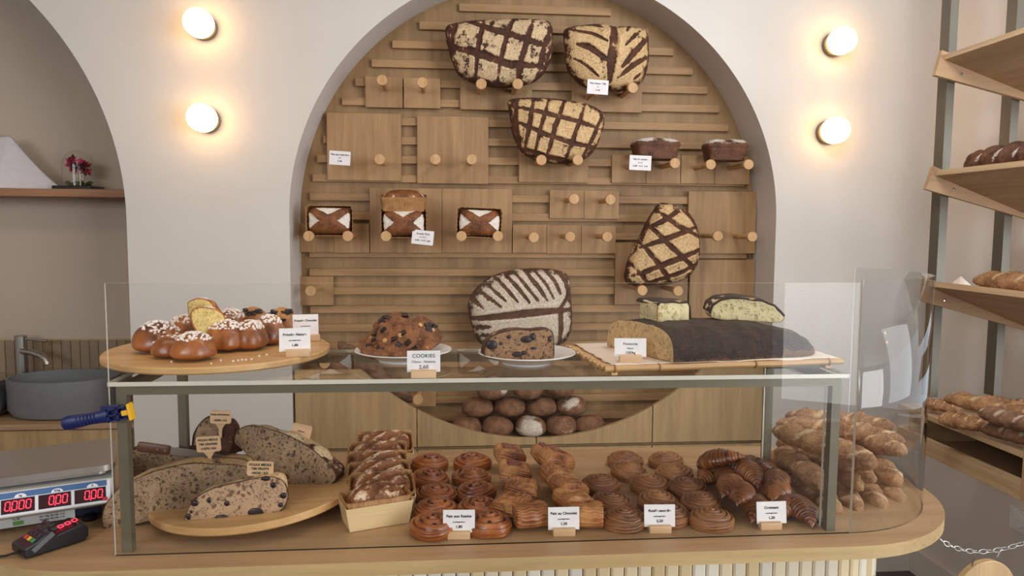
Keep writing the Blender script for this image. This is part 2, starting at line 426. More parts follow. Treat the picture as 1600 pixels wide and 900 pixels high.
YP = 3.405           # face of the peg boards
boards = [  # px rect, peg heads, label
 ((571,120,629,168), [(597,125)], 'small oak peg board at the upper left of the arch, left of two'),
 ((631,122,688,169), [(660,129)], 'small oak peg board at the upper left of the arch, right of two'),
 ((719,129,831,172), [(752,131),(809,131)], 'oak peg board holding the widest cross-cut dark loaf at the top'),
 ((893,123,1003,175), [(932,140),(989,137)], 'oak peg board holding the leaf-scored half loaf at top right'),
 ((511,177,627,282), [(531,248),(593,249)], 'large square peg board at left with a price card on its left peg'),
 ((652,182,763,287), [(680,249),(737,249)], 'large square peg board with two empty pegs left of the chequered loaf'),
 ((811,226,919,285), [(846,250),(903,250)], 'peg board under the pale chequered half loaf in the middle'),
 ((956,242,1009.5,286), [(1000,256)], 'small peg board whose peg carries a price card under the dark tin loaf'),
 ((1010,242,1063,287), [(1055,255)], 'small peg board under the right end of the carded tin loaf'),
 ((1064,243,1116.5,287), [(1111,257)], 'small peg board under the left end of the rightmost tin loaf'),
 ((1117,244,1171,288), [(1170,257)], 'small peg board under the right end of the rightmost tin loaf'),
 ((463,350,521.5,394), [(482,369)], 'peg board under the left end of the leftmost cross-scored loaf'),
 ((522,350,577,395), [(543,369)], 'peg board under the right end of the leftmost cross-scored loaf'),
 ((578,294,690.5,395), [(603,369),(658,369)], 'square peg board behind the two stacked loaves in paper forms'),
 ((691,295,800,395), [(721,369),(778,369)], 'square peg board behind the single cross-scored loaf at centre'),
 ((801,351,854,395), [(834,371)], 'first of three small single peg boards in the centre row'),
 ((854.5,352,908,396), [(891,370)], 'middle of three small single peg boards in the centre row'),
 ((908.5,353,962,396), [(949,370)], 'last of three small single peg boards in the centre row'),
 ((859,297,912.5,341), [(897,311)], 'left small peg board of the pair under the chequered loaf'),
 ((913,298,967,342), [(954,312)], 'right small peg board of the pair under the chequered loaf'),
 ((1075,299,1181,396), [(1122,369),(1176,370)], 'large peg board with two long empty pegs at the right edge'),
 ((1077,406,1178,508), [], 'plain oak board without pegs at the lower right of the arch'),
 ((961,379,1075,476), [(1004,454),(1060,455)], 'large peg board behind the tall lattice-scored loaf'),
 ((463,432,521,477), [(485,455)], 'small peg board at the left edge behind the glass screen'),
 ((486,548,546,592), [(507,568)], 'low peg board seen beneath the glass shelf at left'),
 ((626,590,681,635), [(653,625)], 'low peg board in the round opening under the leaning loaves'),
 ((758,506,872,552), [(785,545),(845,545)], 'peg board behind the fan-scored loaf standing over the plate'),
]
def pegboard(rect, pegs, label):
    a = atY(rect[0], rect[1], YP); b = atY(rect[2], rect[3], YP)
    a2 = atY(rect[0], rect[3], YP); b2 = atY(rect[2], rect[1], YP)
    x0, x1 = (a.x+a2.x)/2, (b.x+b2.x)/2; z1, z0 = (a.z+b2.z)/2, (b.z+a2.z)/2
    cx, cz = (x0+x1)/2, (z0+z1)/2
    t = thing('peg_board', label, 'peg board', (cx, YP, cz), group='oak peg boards on the slatted wall')
    MB().box((0, 0.006, 0), (x1-x0, 0.016, z1-z0), bev=0.0012).build('board', M_oakv, t)
    for p in pegs:
        h = atY(p[0], p[1], 3.2); lx, lz = h.x-cx, h.z-cz
        m = MB().tube([(lx, 0.0, lz), (lx, -0.19, lz)], 0.0115, 20)
        m.lathe([(0.0001, -0.205), (0.021, -0.205), (0.0228, -0.2025), (0.0228, -0.187), (0.021, -0.185), (0.0001, -0.185)], 28, (lx, 0, lz), 'y')
        m.build('peg', M_peg, t, smooth=True)
    return t
for b in boards: pegboard(*b)

# ------------------------------------------------------------------ lower cabinet with the round cut-out
cb = thing('oak_cabinet', 'low oak cabinet front with a round cut-out showing the stacked buns', 'cabinet', (AX, YW, 0))
CX, CZ, CR = 0.393, 1.639, 1.079; ZT = 0.878; ZG = 0.528
edges = [AX-AR+0.008, -0.135, 0.394, 0.923, AX+AR-0.012]
g = 0.0025
for i in range(4):
    x0, x1 = edges[i]+g, edges[i+1]-g
    n = 28; top = []
    for j in range(n+1):
        x = x0+(x1-x0)*j/n; d = CR*CR-(x-CX)**2
        z = CZ-math.sqrt(d) if d > 0 else ZT
        top.append((x-AX, min(ZT, z)))
    plate('upper_panel', [(x0-AX, ZG+g)] + [(x1-AX, ZG+g)] + top[::-1], 0.0, 0.02, M_cab, cb)
    MB().box(((x0+x1)/2-AX, 0.01, (ZG+FL)/2+0.02), (x1-x0, 0.02, ZG-FL-2*g-0.06)).build('door', M_cab, cb)
MB().box((0, 0.125, (0.52+FL)/2), (2*AR-0.06, 0.20, 0.52-FL-0.001)).build('carcass', M_cab, cb)
MB().box((0, 0.125, 0.535), (2*AR-0.06, 0.20, 0.02)).build('bread_ledge', M_oakh, cb)

# ------------------------------------------------------------------ bread builders
def spline(pts, n):
    P = np.array(pts, float); m = len(P); out = []
    per = max(2, n//m)
    for i in range(m):
        p0, p1, p2, p3 = P[i-1], P[i], P[(i+1) % m], P[(i+2) % m]
        for k in range(per):
            t = k/per
            out.append(0.5*((2*p1)+(-p0+p2)*t+(2*p0-5*p1+4*p2-p3)*t*t+(-p0+3*p1-3*p2+p3)*t**3))
    return np.array(out)
def star(outline, nseg, cen=None, smooth=True):
    O = spline(outline, nseg*2) if smooth else np.array(outline, float)
    if cen is None: cen = (O.min(0)+O.max(0))/2
    A = O; B = np.roll(O, -1, 0); res = []
    for k in range(nseg):
        w = 2*math.pi*k/nseg; d = np.array([math.cos(w), math.sin(w)])
        e = B-A; den = d[0]*e[:, 1]-d[1]*e[:, 0]; den[abs(den) < 1e-12] = 1e-12
        q = A-cen
        t = (q[:, 0]*e[:, 1]-q[:, 1]*e[:, 0])/den; u = (q[:, 0]*d[1]-q[:, 1]*d[0])/den
        ok = (t > 0) & (u >= -1e-6) & (u <= 1+1e-6)
        res.append(cen+d*(t[ok].max() if ok.any() else 0.01))
    return np.array(res), np.array(cen)
def segdist(P, lines):
    best = np.full(len(P), 9.0)
    for ln in lines:
        w0 = ln[0]; pts = np.array(ln[1], float)
        L = len(pts)-1
        for i in range(L):
            a, b = pts[i], pts[i+1]; ab = b-a
            t = np.clip(((P-a)@ab)/max(1e-12, ab@ab), 0, 1)
            d = np.linalg.norm(P-(a+t[:, None]*ab), axis=1)
            s = (i+t)/L                       # taper toward both ends of the cut
            w = w0*(0.35+0.65*np.sin(np.pi*np.clip(s, 0.04, 0.96))**0.6)
            best = np.minimum(best, d/w)
    return best
def dome(outline, scores, T, Tb, nseg=150, rings=52, power=2.6, rough=0.004, edge=0.82, seed=0, depth=0.006, smooth=True):
    """loaf seen from its top: outline in XZ (metres), bulging T toward -Y and Tb toward +Y"""
    B, c = star(outline, nseg, None, smooth)
    vs, fl = [], []
    for side, tt, nr in ((-1, T, rings), (1, Tb, 14)):
        for i in range(1, nr+1) if side < 0 else range(nr-1, 0, -1):
            r = i/nr
            r = 1-(1-r)**1.5 if side < 0 else r
            P = c+(B-c)*r
            h = tt*(max(0.0, 1-r**power))**0.5
            if side < 0:
                sd = segdist(P, scores); m = np.clip((1.25-sd)/0.5, 0, 1)
                rd = np.exp(-((sd-1.5)/0.5)**2)
                hh = h - depth*m*min(1, (1-r)*6) + depth*0.7*rd*min(1, (1-r)*6)
                ef = np.clip((1-r)/(1-edge), 0, 1)
                fv = (1-m)*(0.25+0.75*ef)
            else:
                hh = np.full(nseg, h); fv = np.zeros(nseg)
            for k in range(nseg):
                x, z = P[k]; nn = nz((x, z, seed), 14)+0.5*nz((x, z, seed+3), 34)
                y = side*(hh[k]+nn*rough*(1 if side < 0 else 0.3))
                vs.append((x+nz((x, z, seed+9), 30)*rough*0.8*(r > .9), y, z)); fl.append(fv[k])
    n0 = len(vs); nrows = n0//nseg
    fs = []
    for i in range(nrows-1):
        for k in range(nseg):
            j = (k+1) % nseg; fs.append((i*nseg+k, (i+1)*nseg+k, (i+1)*nseg+j, i*nseg+j))
    vs.append((c[0], -T, c[1])); sd = segdist(np.array([c]), scores)[0]; fl.append(1.0 if sd > 1.2 else 0.0)
    for k in range(nseg): fs.append((n0, k, (k+1) % nseg))
    vs.append((c[0], Tb, c[1])); fl.append(0)
    b = (nrows-1)*nseg
    for k in range(nseg): fs.append((n0+1, b+(k+1) % nseg, b+k))
    return vs, fs, {'flour': fl}
def wall_loaf(name, label, outline_px, scores_px, Yc, T, Tb, mat, group=None, **k):
    pts = [atY(x, y, Yc) for x, y in outline_px]
    cx = sum(p.x for p in pts)/len(pts); z0 = min(p.z for p in pts)
    out = [(p.x-cx, p.z-z0) for p in pts]
    mpp = Yc/FPX
    sc = [(w*1.35*mpp, [(atY(x, y, Yc).x-cx, atY(x, y, Yc).z-z0) for x, y in ln]) for w, ln in scores_px]
    v, f, a = dome(out, sc, T, Tb, **k)
    o = mk(name, v, f, mat, None, True, a, loc=(cx, Yc, z0))
    return tag(o, label, 'bread', group)

L1 = [(696,45),(712,36),(740,33),(800,30),(840,31),(860,36),(864,60),(862,85),(850,115),(830,130),(800,137),(765,136),(735,128),(718,118),(706,98),(700,75)]
S1 = [(4,[(714,38),(706,55),(704,80)]),(3.5,[(728,36),(765,52),(800,62),(864,82)]),(4,[(703,76),(745,90),(790,106),(842,108)]),(2.5,[(757,34),(750,60),(745,85),(742,125)]),
      (2.5,[(802,32),(790,60),(780,100),(775,133)]),(3,[(832,34),(822,66),(812,100),(806,134)]),(3,[(858,48),(846,85),(838,122)]),(2,[(770,36),(766,46)])]
wall_loaf('country_loaf', 'widest dark half loaf with floury cross cuts at the top of the wall', L1, S1, 3.29, 0.085, 0.05, M_miche, 'large country loaves on the wall', seed=1, rough=0.006)
L2 = [(880,50),(893,42),(920,39),(945,38),(958,42),(985,42),(1005,47),(1013,60),(1012,100),(1005,125),(990,138),(965,144),(945,140),(915,137),(895,122),(885,105),(882,80)]
S2 = [(5,[(956,40),(953,70),(949,100),(948,130)]),(2,[(888,50),(920,58),(943,71)]),(3.4,[(898,74),(915,80),(947,103)]),(1.6,[(894,96),(912,108),(930,124)]),(2,[(918,40),(938,47)]),
      (1.5,[(982,42),(974,54)]),(2,[(996,52),(983,64),(971,77)]),(3.4,[(1008,64),(990,82),(966,110)]),(2.8,[(1010,91),(985,106),(960,126)]),(1.6,[(996,119),(985,128)])]
wall_loaf('country_loaf', 'pale leaf-scored half loaf with a dark central split, top right of the wall', L2, S2, 3.29, 0.085, 0.05, M_miche2, 'large country loaves on the wall', seed=2, rough=0.004)
L3 = [(793,160),(805,154),(840,153),(880,156),(915,162),(940,175),(944,190),(938,215),(925,240),(905,252),(870,256),(835,250),(815,238),(802,215),(797,185)]
S3 = [(2.6,[(796,168),(870,186),(943,206)]),(2.6,[(800,190),(850,214),(895,228),(930,232)]),(2.4,[(812,232),(850,246),(885,252)]),(2.4,[(806,156),(804,196),(812,232)]),
      (2.6,[(832,154),(826,190),(818,236)]),(2.6,[(880,157),(864,200),(850,252)]),(2.2,[(856,155),(842,200),(832,246)]),(2.4,[(912,164),(896,205),(880,254)]),(2.4,[(938,182),(924,215),(906,250)])]
wall_loaf('country_loaf', 'pale half loaf scored into chequered squares in the middle of the wall', L3, S3, 3.29, 0.085, 0.05, M_miche2, 'large country loaves on the wall', seed=3, rough=0.0025)
L4 = [(1028,319),(1045,318),(1062,325),(1078,335),(1090,360),(1093,390),(1088,415),(1072,434),(1050,443),(1020,446),(990,446),(975,438),(978,415),(985,395),(998,370),(1012,342)]
S4 = [(3,[(1022,330),(1050,352),(1092,372)]),(3,[(1008,352),(1040,385),(1086,425)]),(3,[(995,378),(1022,412),(1045,443)]),(2.4,[(982,412),(1000,432),(1012,446)]),
      (2.6,[(1008,356),(1035,342),(1062,324)]),(3,[(996,386),(1045,368),(1090,352)]),(3.4,[(984,430),(1040,408),(1092,388)]),(2.6,[(1000,444),(1060,424),(1090,408)]),(2.2,[(1060,324),(1078,345),(1092,366)])]
wall_loaf('country_loaf', 'tall tilted oval loaf with a dark lattice of cuts, right side of the wall', L4, S4, 3.26, 0.085, 0.05, M_miche2, 'large country loaves on the wall', seed=4, rough=0.003)
L5 = [(731,480),(738,457),(760,436),(790,424),(830,419),(870,422),(888,432),(892,460),(894,500),(890,522),(878,537),(850,542),(800,543),(765,541),(748,534),(738,512)]
S5 = [(3,[(735,460),(743,470),(754,480)]),(3,[(743,447),(758,460),(780,476)]),(2.6,[(756,438),(770,452),(788,468)]),(2.6,[(772,431),(790,450),(806,469)]),(3,[(788,427),(806,447),(824,470)]),(2.6,[(803,424),(820,446),(838,468)]),
      (3.2,[(818,422),(836,444),(852,467)]),(2.4,[(833,421),(850,442),(862,465)]),(3,[(850,421),(864,438),(873,458)]),(3.4,[(870,424),(882,438),(888,460)]),(5.5,[(738,496),(790,490),(840,484),(894,482)]),
      (4,[(884,462),(872,482),(874,510),(870,538)]),(3,[(734,511),(750,509),(766,507)]),(2,[(740,524),(765,520),(782,513)])]
S5 = [(w*0.8, l) for w, l in S5]
wall_loaf('country_loaf', 'large round floury loaf scored like a fan, standing over the raisin loaf plate', L5, S5, 3.29, 0.085, 0.05, M_zebra, 'large country loaves on the wall', seed=5, rough=0.0025, depth=0.004)

# cross-scored loaves in paper forms, lying on pegs with their tops toward the room
def rrect(w, h, r, n=5):
    p = []
    for cx, cz, a in ((w/2-r, h/2-r, 0), (-w/2+r, h/2-r, 90), (-w/2+r, -h/2+r, 180), (w/2-r, -h/2+r, 270)):
        p += arc(cx, cz, r, a, a+90, n)
    return p
def form_mesh(w, h, d, flare=0.86, t=0.0022, flute=0, amp=0.0015):
    """open tray: mouth w x h at y=-d, base at y=0 (y is depth)"""
    mb = MB(); n = 120
    def loop(sw, sh, y, a=0):
        B, c = star(rrect(sw, sh, min(sw, sh)*0.12), n, (0, 0), False); out = []
        for i, b in enumerate(B):
            e = 1+ (a*math.sin(i*flute*2*math.pi/n)/max(sw, sh)*2 if flute else 0)
            out.append((b[0]*e, y, b[1]*e))
        return out
    vs = loop(w*flare, h*flare, 0) + loop(w, h, -d, amp) + loop(w-2*t, h-2*t, -d, amp) + loop(w*flare-2*t, h*flare-2*t, -t)
    fs = []
    for k in range(3):
        for i in range(n):
            j = (i+1) % n; fs.append((k*n+i, (k+1)*n+i, (k+1)*n+j, k*n+j))
    fs.append(tuple(range(n))); fs.append(tuple(range(3*n, 4*n))[::-1])
    mb.add(vs, fs); return mb
def xloaf(label, px, py, rot, Y=3.275, group=True):
    p = atY(px, py, Y)
    t = thing('cross_scored_loaf', label, 'bread', p, rot, 'cross-scored loaves in paper forms' if group else None)
    form_mesh(0.198, 0.13, 0.062, 0.9, 0.002, 34, 0.002).build('paper_form', M_formpaper, t, True)
    w, h = 0.178, 0.112
    out = rrect(w, h, 0.035)
    s = [(0.021, [(-w*.46, h*.46), (0, 0), (w*.46, h*.46)]), (0.024, [(-w*.46, -h*.46), (0, -h*.02), (w*.46, -h*.46)]), (0.026, [(-0.03, -0.012), (0.03, -0.012)]), (0.020, [(-w*.3, -h*.36), (0, -h*.3), (w*.3, -h*.36)])]
    v, f, a = dome(out, s, 0.034, 0.02, nseg=110, rings=34, rough=0.003, edge=0.9, seed=px, depth=-0.004)
    mk('loaf', v, f, M_xloaf, t, True, a, loc=(0, -0.05, 0))
    return t
M_formpaper = wood('brown_baking_paper', (186, 138, 86), (136, 90, 50), 'z', grain=1.2)
xloaf('leftmost cross-scored floury loaf in a paper form on two pegs', 518, 345, (0, 0, 0))
xloaf('cross-scored loaf in a form carrying a price card below and a wrapped loaf above', 632, 348, (0, 0, 0))
xloaf('cross-scored loaf in a form alone on the two centre pegs', 748, 348, (0, R_(2), 0))
xloaf('wrapped form loaf stacked upright on top of the cross-scored loaf', 631, 328, (R_(-82), 0, R_(2)), 3.265)

# dark tin loaves seen from the side
def tin_body(w, d, h, seed=0, n=72, m=40):
    vs, fs, fl = [], [], []
    for i in range(m+1):
        s = i/m
        for k in range(n):
            a = 2*math.pi*k/n; ca, sa = math.cos(a), math.sin(a)
            e = 0.35
            x = abs(ca)**e*(1 if ca > 0 else -1); y = abs(sa)**e*(1 if sa > 0 else -1)
            if s < 0.12: q = s/0.12; sc, z, f_ = 0.86*q, 0, 0
            elif s < 0.5: q = (s-0.12)/0.38; sc, z, f_ = 0.86+0.12*q, h*0.62*q, 0
            else:
                q = (s-0.5)/0.5; sc = 1.02*math.cos(q*math.pi/2)**0.55 if q < 1 else 0; z = h*(0.62+0.38*math.sin(q*math.pi/2)); f_ = min(1, q*2.2)
            px_, py_ = x*w/2*sc, y*d/2*sc
            crk = math.exp(-(px_/(0.008+0.004*math.sin(py_*60)))**2)*(f_ > 0.6)
            nn = nz((px_, py_+seed, z), 22)*0.005
            vs.append((px_+nn*0.6, py_+nn*0.6, z + (nn - 0.006*crk)*(s > 0.5))); fl.append(f_*(1-0.8*crk))
    for i in range(m):
        for k in range(n):
            j = (k+1) % n; fs.append((i*n+k, i*n+j, (i+1)*n+j, (i+1)*n+k))
    return vs, fs, {'flour': fl}
for px, py, w, lab, yaw in ((1023, 256, 0.205, 'dark tin loaf with floury top on pegs, behind a price card', 4), (1131, 258, 0.185, 'dark tin loaf with floury top at the right edge of the arch', -2)):
    p = atY(px, py-6, 3.28); v, f, a = tin_body(w, 0.13, 0.098, px)
    tag(mk('tin_loaf', v, f, M_tinloaf, None, True, a, loc=p, rot=(0, 0, R_(yaw))), lab, 'bread', 'dark tin loaves on pegs')

# batards leaning in the low left part of the wall
def batard(L, R, seed=0, cuts=4, n=40, m=90, p=2.6, lift=0.10, bend=0.02, sag=0.85, cutw=0.17):
    vs, fs, fl = [], [], []
    for i in range(m+1):
        t = -1+2*i/m; tt = max(0.0, 1-abs(t)**p)**0.5
        for k in range(n):
            a = 2*math.pi*k/n; ca, sa = math.cos(a), math.sin(a)
            u = (t*0.5+0.5)*cuts - 0.28*ca
            q = u-math.floor(u); top = max(0, sa)
            cut = math.exp(-((q-0.5)/cutw)**2)*(abs(t) < 0.86)*min(1, top*1.6)
            ear = math.exp(-((q-0.74)/0.055)**2)*(abs(t) < 0.86)*top
            rr = R*tt*(1+lift*cut*0.7+lift*ear*2.0)*(1+0.07*nz((t*3+seed, ca, sa), 1.3))
            x = t*L/2; y = rr*ca; z = rr*sa*(sag if sa > 0 else 0.72)
            nn = nz((x+seed, y, z), 45)*0.0030+nz((x+seed, y, z), 110)*0.0014
            vs.append((x, y+nn+bend*(1-t*t), z+nn)); fl.append(min(1, 0.1+0.75*cut))
    for i in range(m):
        for k in range(n):
            j = (k+1) % n; fs.append((i*n+k, i*n+j, (i+1)*n+j, (i+1)*n+k))
    return vs, fs, {'flour': fl}
def along(o, A, B, roll=0):
    d = (B-A).normalized(); o.location = (A+B)/2
    z = Vector((0, 0, 1)) if abs(d.z) < 0.8 else Vector((0, -1, 0))
    y = z.cross(d).normalized(); z = d.cross(y)
    m = Matrix((d, y, z)).transposed(); o.rotation_euler = (m @ Matrix.Rotation(roll, 3, 'X')).to_euler()
for (a, b, roll, lab) in (((528, 534), (645, 628), R_(-60), 'nearer floury batard leaning low on the wall behind the cookie plate'), ((486, 540), (590, 626), R_(-70), 'batard leaning low on the wall, left of its twin')):
    A, B = atY(*a, 3.3), atY(*b, 3.3); v, f, at_ = batard((B-A).length, 0.045, a[0], 3)
    o = mk('batard', v, f, M_bagdark, None, True, at_); along(o, A, B, roll); tag(o, lab, 'bread', 'batards leaning on the wall')

# rye buns stacked behind the round cut-out
def bun(r, h, seed=0, n=56, m=34):
    vs, fs, fl = [], [], []
    for i in range(m+1):
        s = i/m; ph = -math.pi/2+math.pi*s
        for k in range(n):
            a = 2*math.pi*k/n
            rr = r*math.cos(ph)**0.75 if 0 < i < m else 0
            z = h*0.42+h*(0.58*math.sin(ph) if ph > 0 else 0.42*math.sin(ph))
            x, y = rr*math.cos(a), rr*math.sin(a)
            crack = math.exp(-((y-0.01*math.sin(x*60+seed))/0.004)**2)*(s > 0.7)
            nn = nz((x+seed, y, z), 18)*0.006+nz((x+seed, y, z), 50)*0.002
            z2 = z+nn*(s > 0.3)-0.004*crack
            vs.append((x*(1+nn*4), y*(1+nn*4), z2)); fl.append(max(0, nz((x+seed*2, y, z), 9)*2.0+0.35)*(s > 0.25))
    for i in range(m):
        for k in range(n):
            j = (k+1) % n; fs.append((i*n+k, i*n+j, (i+1)*n+j, (i+1)*n+k))
    return vs, fs, {'flour': fl}
buns = [
 (728, 0, 'leftmost bun of the bottom row in the round opening'), (777, 0, 'second bun from the left in the bottom row of the opening'), (829, 0, 'heavily floured middle bun of the bottom row'),
 (876, 0, 'fourth bun from the left in the bottom row of the opening'), (920, 0, 'rightmost floury bun of the bottom row in the opening'),
 (746, 1, 'leftmost flattened bun of the middle row'), (797, 1, 'second bun from the left in the middle row'), (846, 1, 'third bun from the left in the middle row'), (893, 1, 'rightmost floury bun of the middle row'),
 (771, 2, 'white-floured bun at the left of the top row'), (823, 2, 'split bun in the centre of the top row'), (870, 2, 'round bun at the right of the top row')]
zrow = [0.546, 0.634, 0.722]
for i, (px, row, lab) in enumerate(buns):
    p = atY(px, 660, 3.31)
    r = 0.072 if row != 1 else 0.073; h = 0.092 if row != 1 else 0.084
    v, f, a = bun(r, h, i*1.7)
    b = [0.25, 0.35, 1.0, 0.3, 0.9, 0.3, 0.25, 0.05, 0.6, 1.3, 0.25, 0.5][i]
    a['flour'] = [x*b for x in a['flour']]
    o = mk('rye_bun', v, f, M_bun, None, True, a, loc=(p.x, 3.31+(0.0, 0.015, 0.0)[row]-0.02*(row == 0), zrow[row]), rot=(R_(10)*(row == 2), 0, i*1.3))
    tag(o, lab, 'bread', 'buns stacked in the round opening')

# ------------------------------------------------------------------ wall lamps
for px, py, lab in ((319, 43, 'upper lit globe lamp on the left wall pier'), (324, 188, 'lower lit globe lamp on the left wall pier'),
                    (1303, 70, 'upper lit globe lamp on the right wall'), (1293, 207, 'lower lit globe lamp on the right wall')):
    p = atY(px, py, 3.19)
    t = thing('wall_lamp', lab, 'lamp', (p.x, YW, p.z), group='round wall lamps')
    MB().lathe([(0.0001, 0), (0.049, 0), (0.052, -0.003), (0.052, -0.022), (0.048, -0.025), (0.0001, -0.025)], 40, axis='y').build('base', M_steel, t, True)
    prof = [(0.0001, -0.136)] + [(0.056*math.sin(R_(a)), -0.092-0.044*math.cos(R_(a))) for a in range(6, 91, 6)] + [(0.056, -0.06)] + [(0.056*math.cos(R_(a)), -0.06+0.036*math.sin(R_(a))) for a in range(10, 65, 9)] + [(0.0001, -0.026)]
    MB().lathe(prof, 48, axis='y').build('globe', M_globe, t, True)

# price cards hung on the peg ends
for (x0, y0, x1, y1, roll, lines, lab) in ((917,123,951,149,3,('Pain Nature T80','4kg','15,40'),'white price card on the peg under the leaf-scored half loaf'),
  (514,235,548,259,3,('Pain aux noisettes','Bio','11,80'),'white price card on the left peg of the large square board'),
  (983,244,1018,265,2,('Pain de mariage','sur pain','0,400  14,17  5,60'),'white price card under the left dark tin loaf'),
  (643,359,678,383,6,('Engrain T510','sans gluten','0,400  14,70  5,88'),'white price card at the lower right of the stacked form loaves')):
    a, b = atY(x0, (y0+y1)/2, 3.194), atY(x1, (y0+y1)/2, 3.194); c = (a+b)/2; w = (b-a).length*0.97; h = w*0.66
    t = thing('price_card', lab, 'price card', c, (0, R_(roll), 0), 'price cards hung on the pegs')
    MB().box((0, 0, 0), (w, 0.0012, h)).build('card', M_card, t)
    for body, dz, sz in zip(lines, (0.24, 0.02, -0.22), (0.0098, 0.0060, 0.0085)): text(t, body, (0, -0.0009, dz*h), sz, spacing=1.05, bold=0.03)
# ------------------------------------------------------------------ counter
def stadium(xl, xr, yc, r, n=40, rl=None):
    rl = rl or r
    return [(xr+r*math.cos(R_(a)), yc+r*math.sin(R_(a))) for a in np.linspace(-90, 90, n)] + [(xl-rl*math.cos(R_(a)), yc+r*math.sin(R_(a))) for a in np.linspace(90, -90, n)]
ct = thing('shop_counter', 'long oak counter with rounded ends on a fluted cream tile base', 'counter', (0.09, 1.625, 0))
TT = 0.026
top = [(x-0.09, y-1.625) for x, y in stadium(-0.62, 0.79, 1.625, 0.325, rl=0.37)]
m = MB().prism(top, ZC-TT, ZC, 'z'); o = m.build('countertop', M_counter, ct)
o.data.materials.append(M_counter_edge)
for p in o.data.polygons: p.material_index = 0 if abs(p.normal.z) > 0.5 else 1
bm_ = MB().prism([(x-0.09, y-1.625) for x, y in stadium(-0.62, 0.79, 1.625, 0.188)], FL, ZC-TT, 'z'); bm_.build('base', plain('cream_grout', (196, 176, 140), 0.8), ct)
# fluted tiles: vertical half-round staves around the base
pl = stadium(-0.62, 0.79, 1.625, 0.190, 60); pts = [Vector((x-0.09, y-1.625, 0)) for x, y in pl]; pts.append(pts[0])
cum = [0]
for a, b in zip(pts, pts[1:]): cum.append(cum[-1]+(b-a).length)
tm = MB(); pitch = 0.0285; nt = int(cum[-1]/pitch); pitch = cum[-1]/nt
for i in range(nt):
    s = (i+0.5)*pitch; k = max(j for j in range(len(cum)-1) if cum[j] <= s)
    p = pts[k].lerp(pts[k+1], (s-cum[k])/(cum[k+1]-cum[k])); d = (pts[k+1]-pts[k]).normalized(); nrm = Vector((d.y, -d.x, 0))
    for z0, z1 in ((0.74, ZC-TT-0.001), (0.59, 0.736), (0.44, 0.586), (0.29, 0.436), (0.14, 0.286), (FL, 0.136)):
        w = pitch*0.46; a_ = [(-w, 0), (-w, 0.006), (-w*0.7, 0.009), (w*0.7, 0.009), (w, 0.006), (w, 0)]
        vs = [p+d*u+nrm*v+Vector((0, 0, z)) for z in (z0, z1) for u, v in a_]
        tm.add(vs, [(j, (j+1) % 6, 6+(j+1) % 6, 6+j) for j in range(6)]+[(0, 1, 2, 3, 4, 5), (11, 10, 9, 8, 7, 6)])
nn_ = N('cream_glazed_tile'); nn_.base(nn_.ramp(nn_.attr('rnd'), [(0.0, (206, 182, 138)), (0.35, (222, 204, 166)), (0.65, (212, 204, 190)), (1.0, (232, 222, 200))])); M_tile = nn_.set(Roughness=0.3)
tm.build('fluted_tiles', M_tile, ct)

# ------------------------------------------------------------------ display case
XA, XB, YA, YR = -0.600, 0.775, 1.372, 1.690
case = thing('display_case', 'taupe steel display case with a glass shelf standing on the counter', 'display case', (0.09, 1.53, ZC))
def L(x, y, z): return (x-0.09, y-1.53, z-ZC)
fr = MB(); s = 0.018; zt = ZS-0.008
for x in (XA+s/2, XB-s/2):
    for y in (YA+s/2, YR-s/2): fr.box(L(x, y, (ZC+zt-s)/2), (s, s, zt-s-ZC))
    fr.box(L(x, (YA+YR)/2, zt-s/2), (s, YR-YA-2*s, s))
for y in (YA+s/2, YR-s/2): fr.box(L((XA+XB)/2, y, zt-s/2), (XB-XA, s, s))
fr.build('frame', M_steel, case)
def pane(name, c, d, parent, mat=M_glass, edgeaxis=None):
    o = MB().box(c, d).build(name, mat, parent); o.data.materials.append(M_edge)
    thin = min(range(3), key=lambda i: d[i])
    for p in o.data.polygons:
        if abs(p.normal[thin]) < 0.5: p.material_index = 1
    return o
pane('glass_shelf', L((XA+XB)/2-0.0, (YA+YR)/2-0.002, ZS-0.004), (XB-XA+0.02, YR-YA+0.016, 0.008), case)
pane('side_glass', L(XB-0.022, (YA+YR)/2, (ZC+zt-s)/2+0.001), (0.004, YR-YA-2*s-0.002, zt-s-ZC-0.004), case)
MB().box(L(XB-0.009, (YA+YR)/2, ZC+0.004), (0.014, YR-YA-2*s, 0.008)).build('bottom_rail', M_steel, case)
gs = pane('glass_screen', (0.0965, 1.362, (ZC+1.396)/2), (1.407, 0.005, 1.396-ZC), None)
tag(gs, 'clear flat glass screen standing along the front of the display case', 'glass screen')
# curved plexiglass end
mb = MB(); CXc, CYc, rc = 0.802, 1.6445, 0.285; n = 60; a0, a1 = -90, 33; z1 = 1.402
vs = []
for rr in (rc, rc-0.004):
    for z in (ZC, z1):
        for i in range(n+1):
            a = R_(a0+(a1-a0)*i/n); vs.append((rr*math.cos(a), rr*math.sin(a), z-ZC))
k = n+1; fs = []; fm = []
for i in range(n):
    fs += [(i, i+1, k+i+1, k+i), (2*k+i+1, 2*k+i, 3*k+i, 3*k+i+1), (k+i, k+i+1, 3*k+i+1, 3*k+i), (i+1, i, 2*k+i, 2*k+i+1)]; fm += [0, 0, 2, 2]
fs += [(0, k, 3*k, 2*k), (n, 2*k+n, 3*k+n, k+n)]; fm += [1, 1]
M_plexiedge = plain('grey_plexi_rim', (128, 130, 132), 0.2)
o = mk('curved_screen', vs, fs, M_plexi, None, False, loc=(CXc, CYc, ZC), mats=[M_edge, M_plexiedge], fmat=fm)
for p in o.data.polygons: p.use_smooth = p.material_index == 0
tag(o, 'curved clear plexiglass sheet wrapping the right end of the counter', 'glass screen')

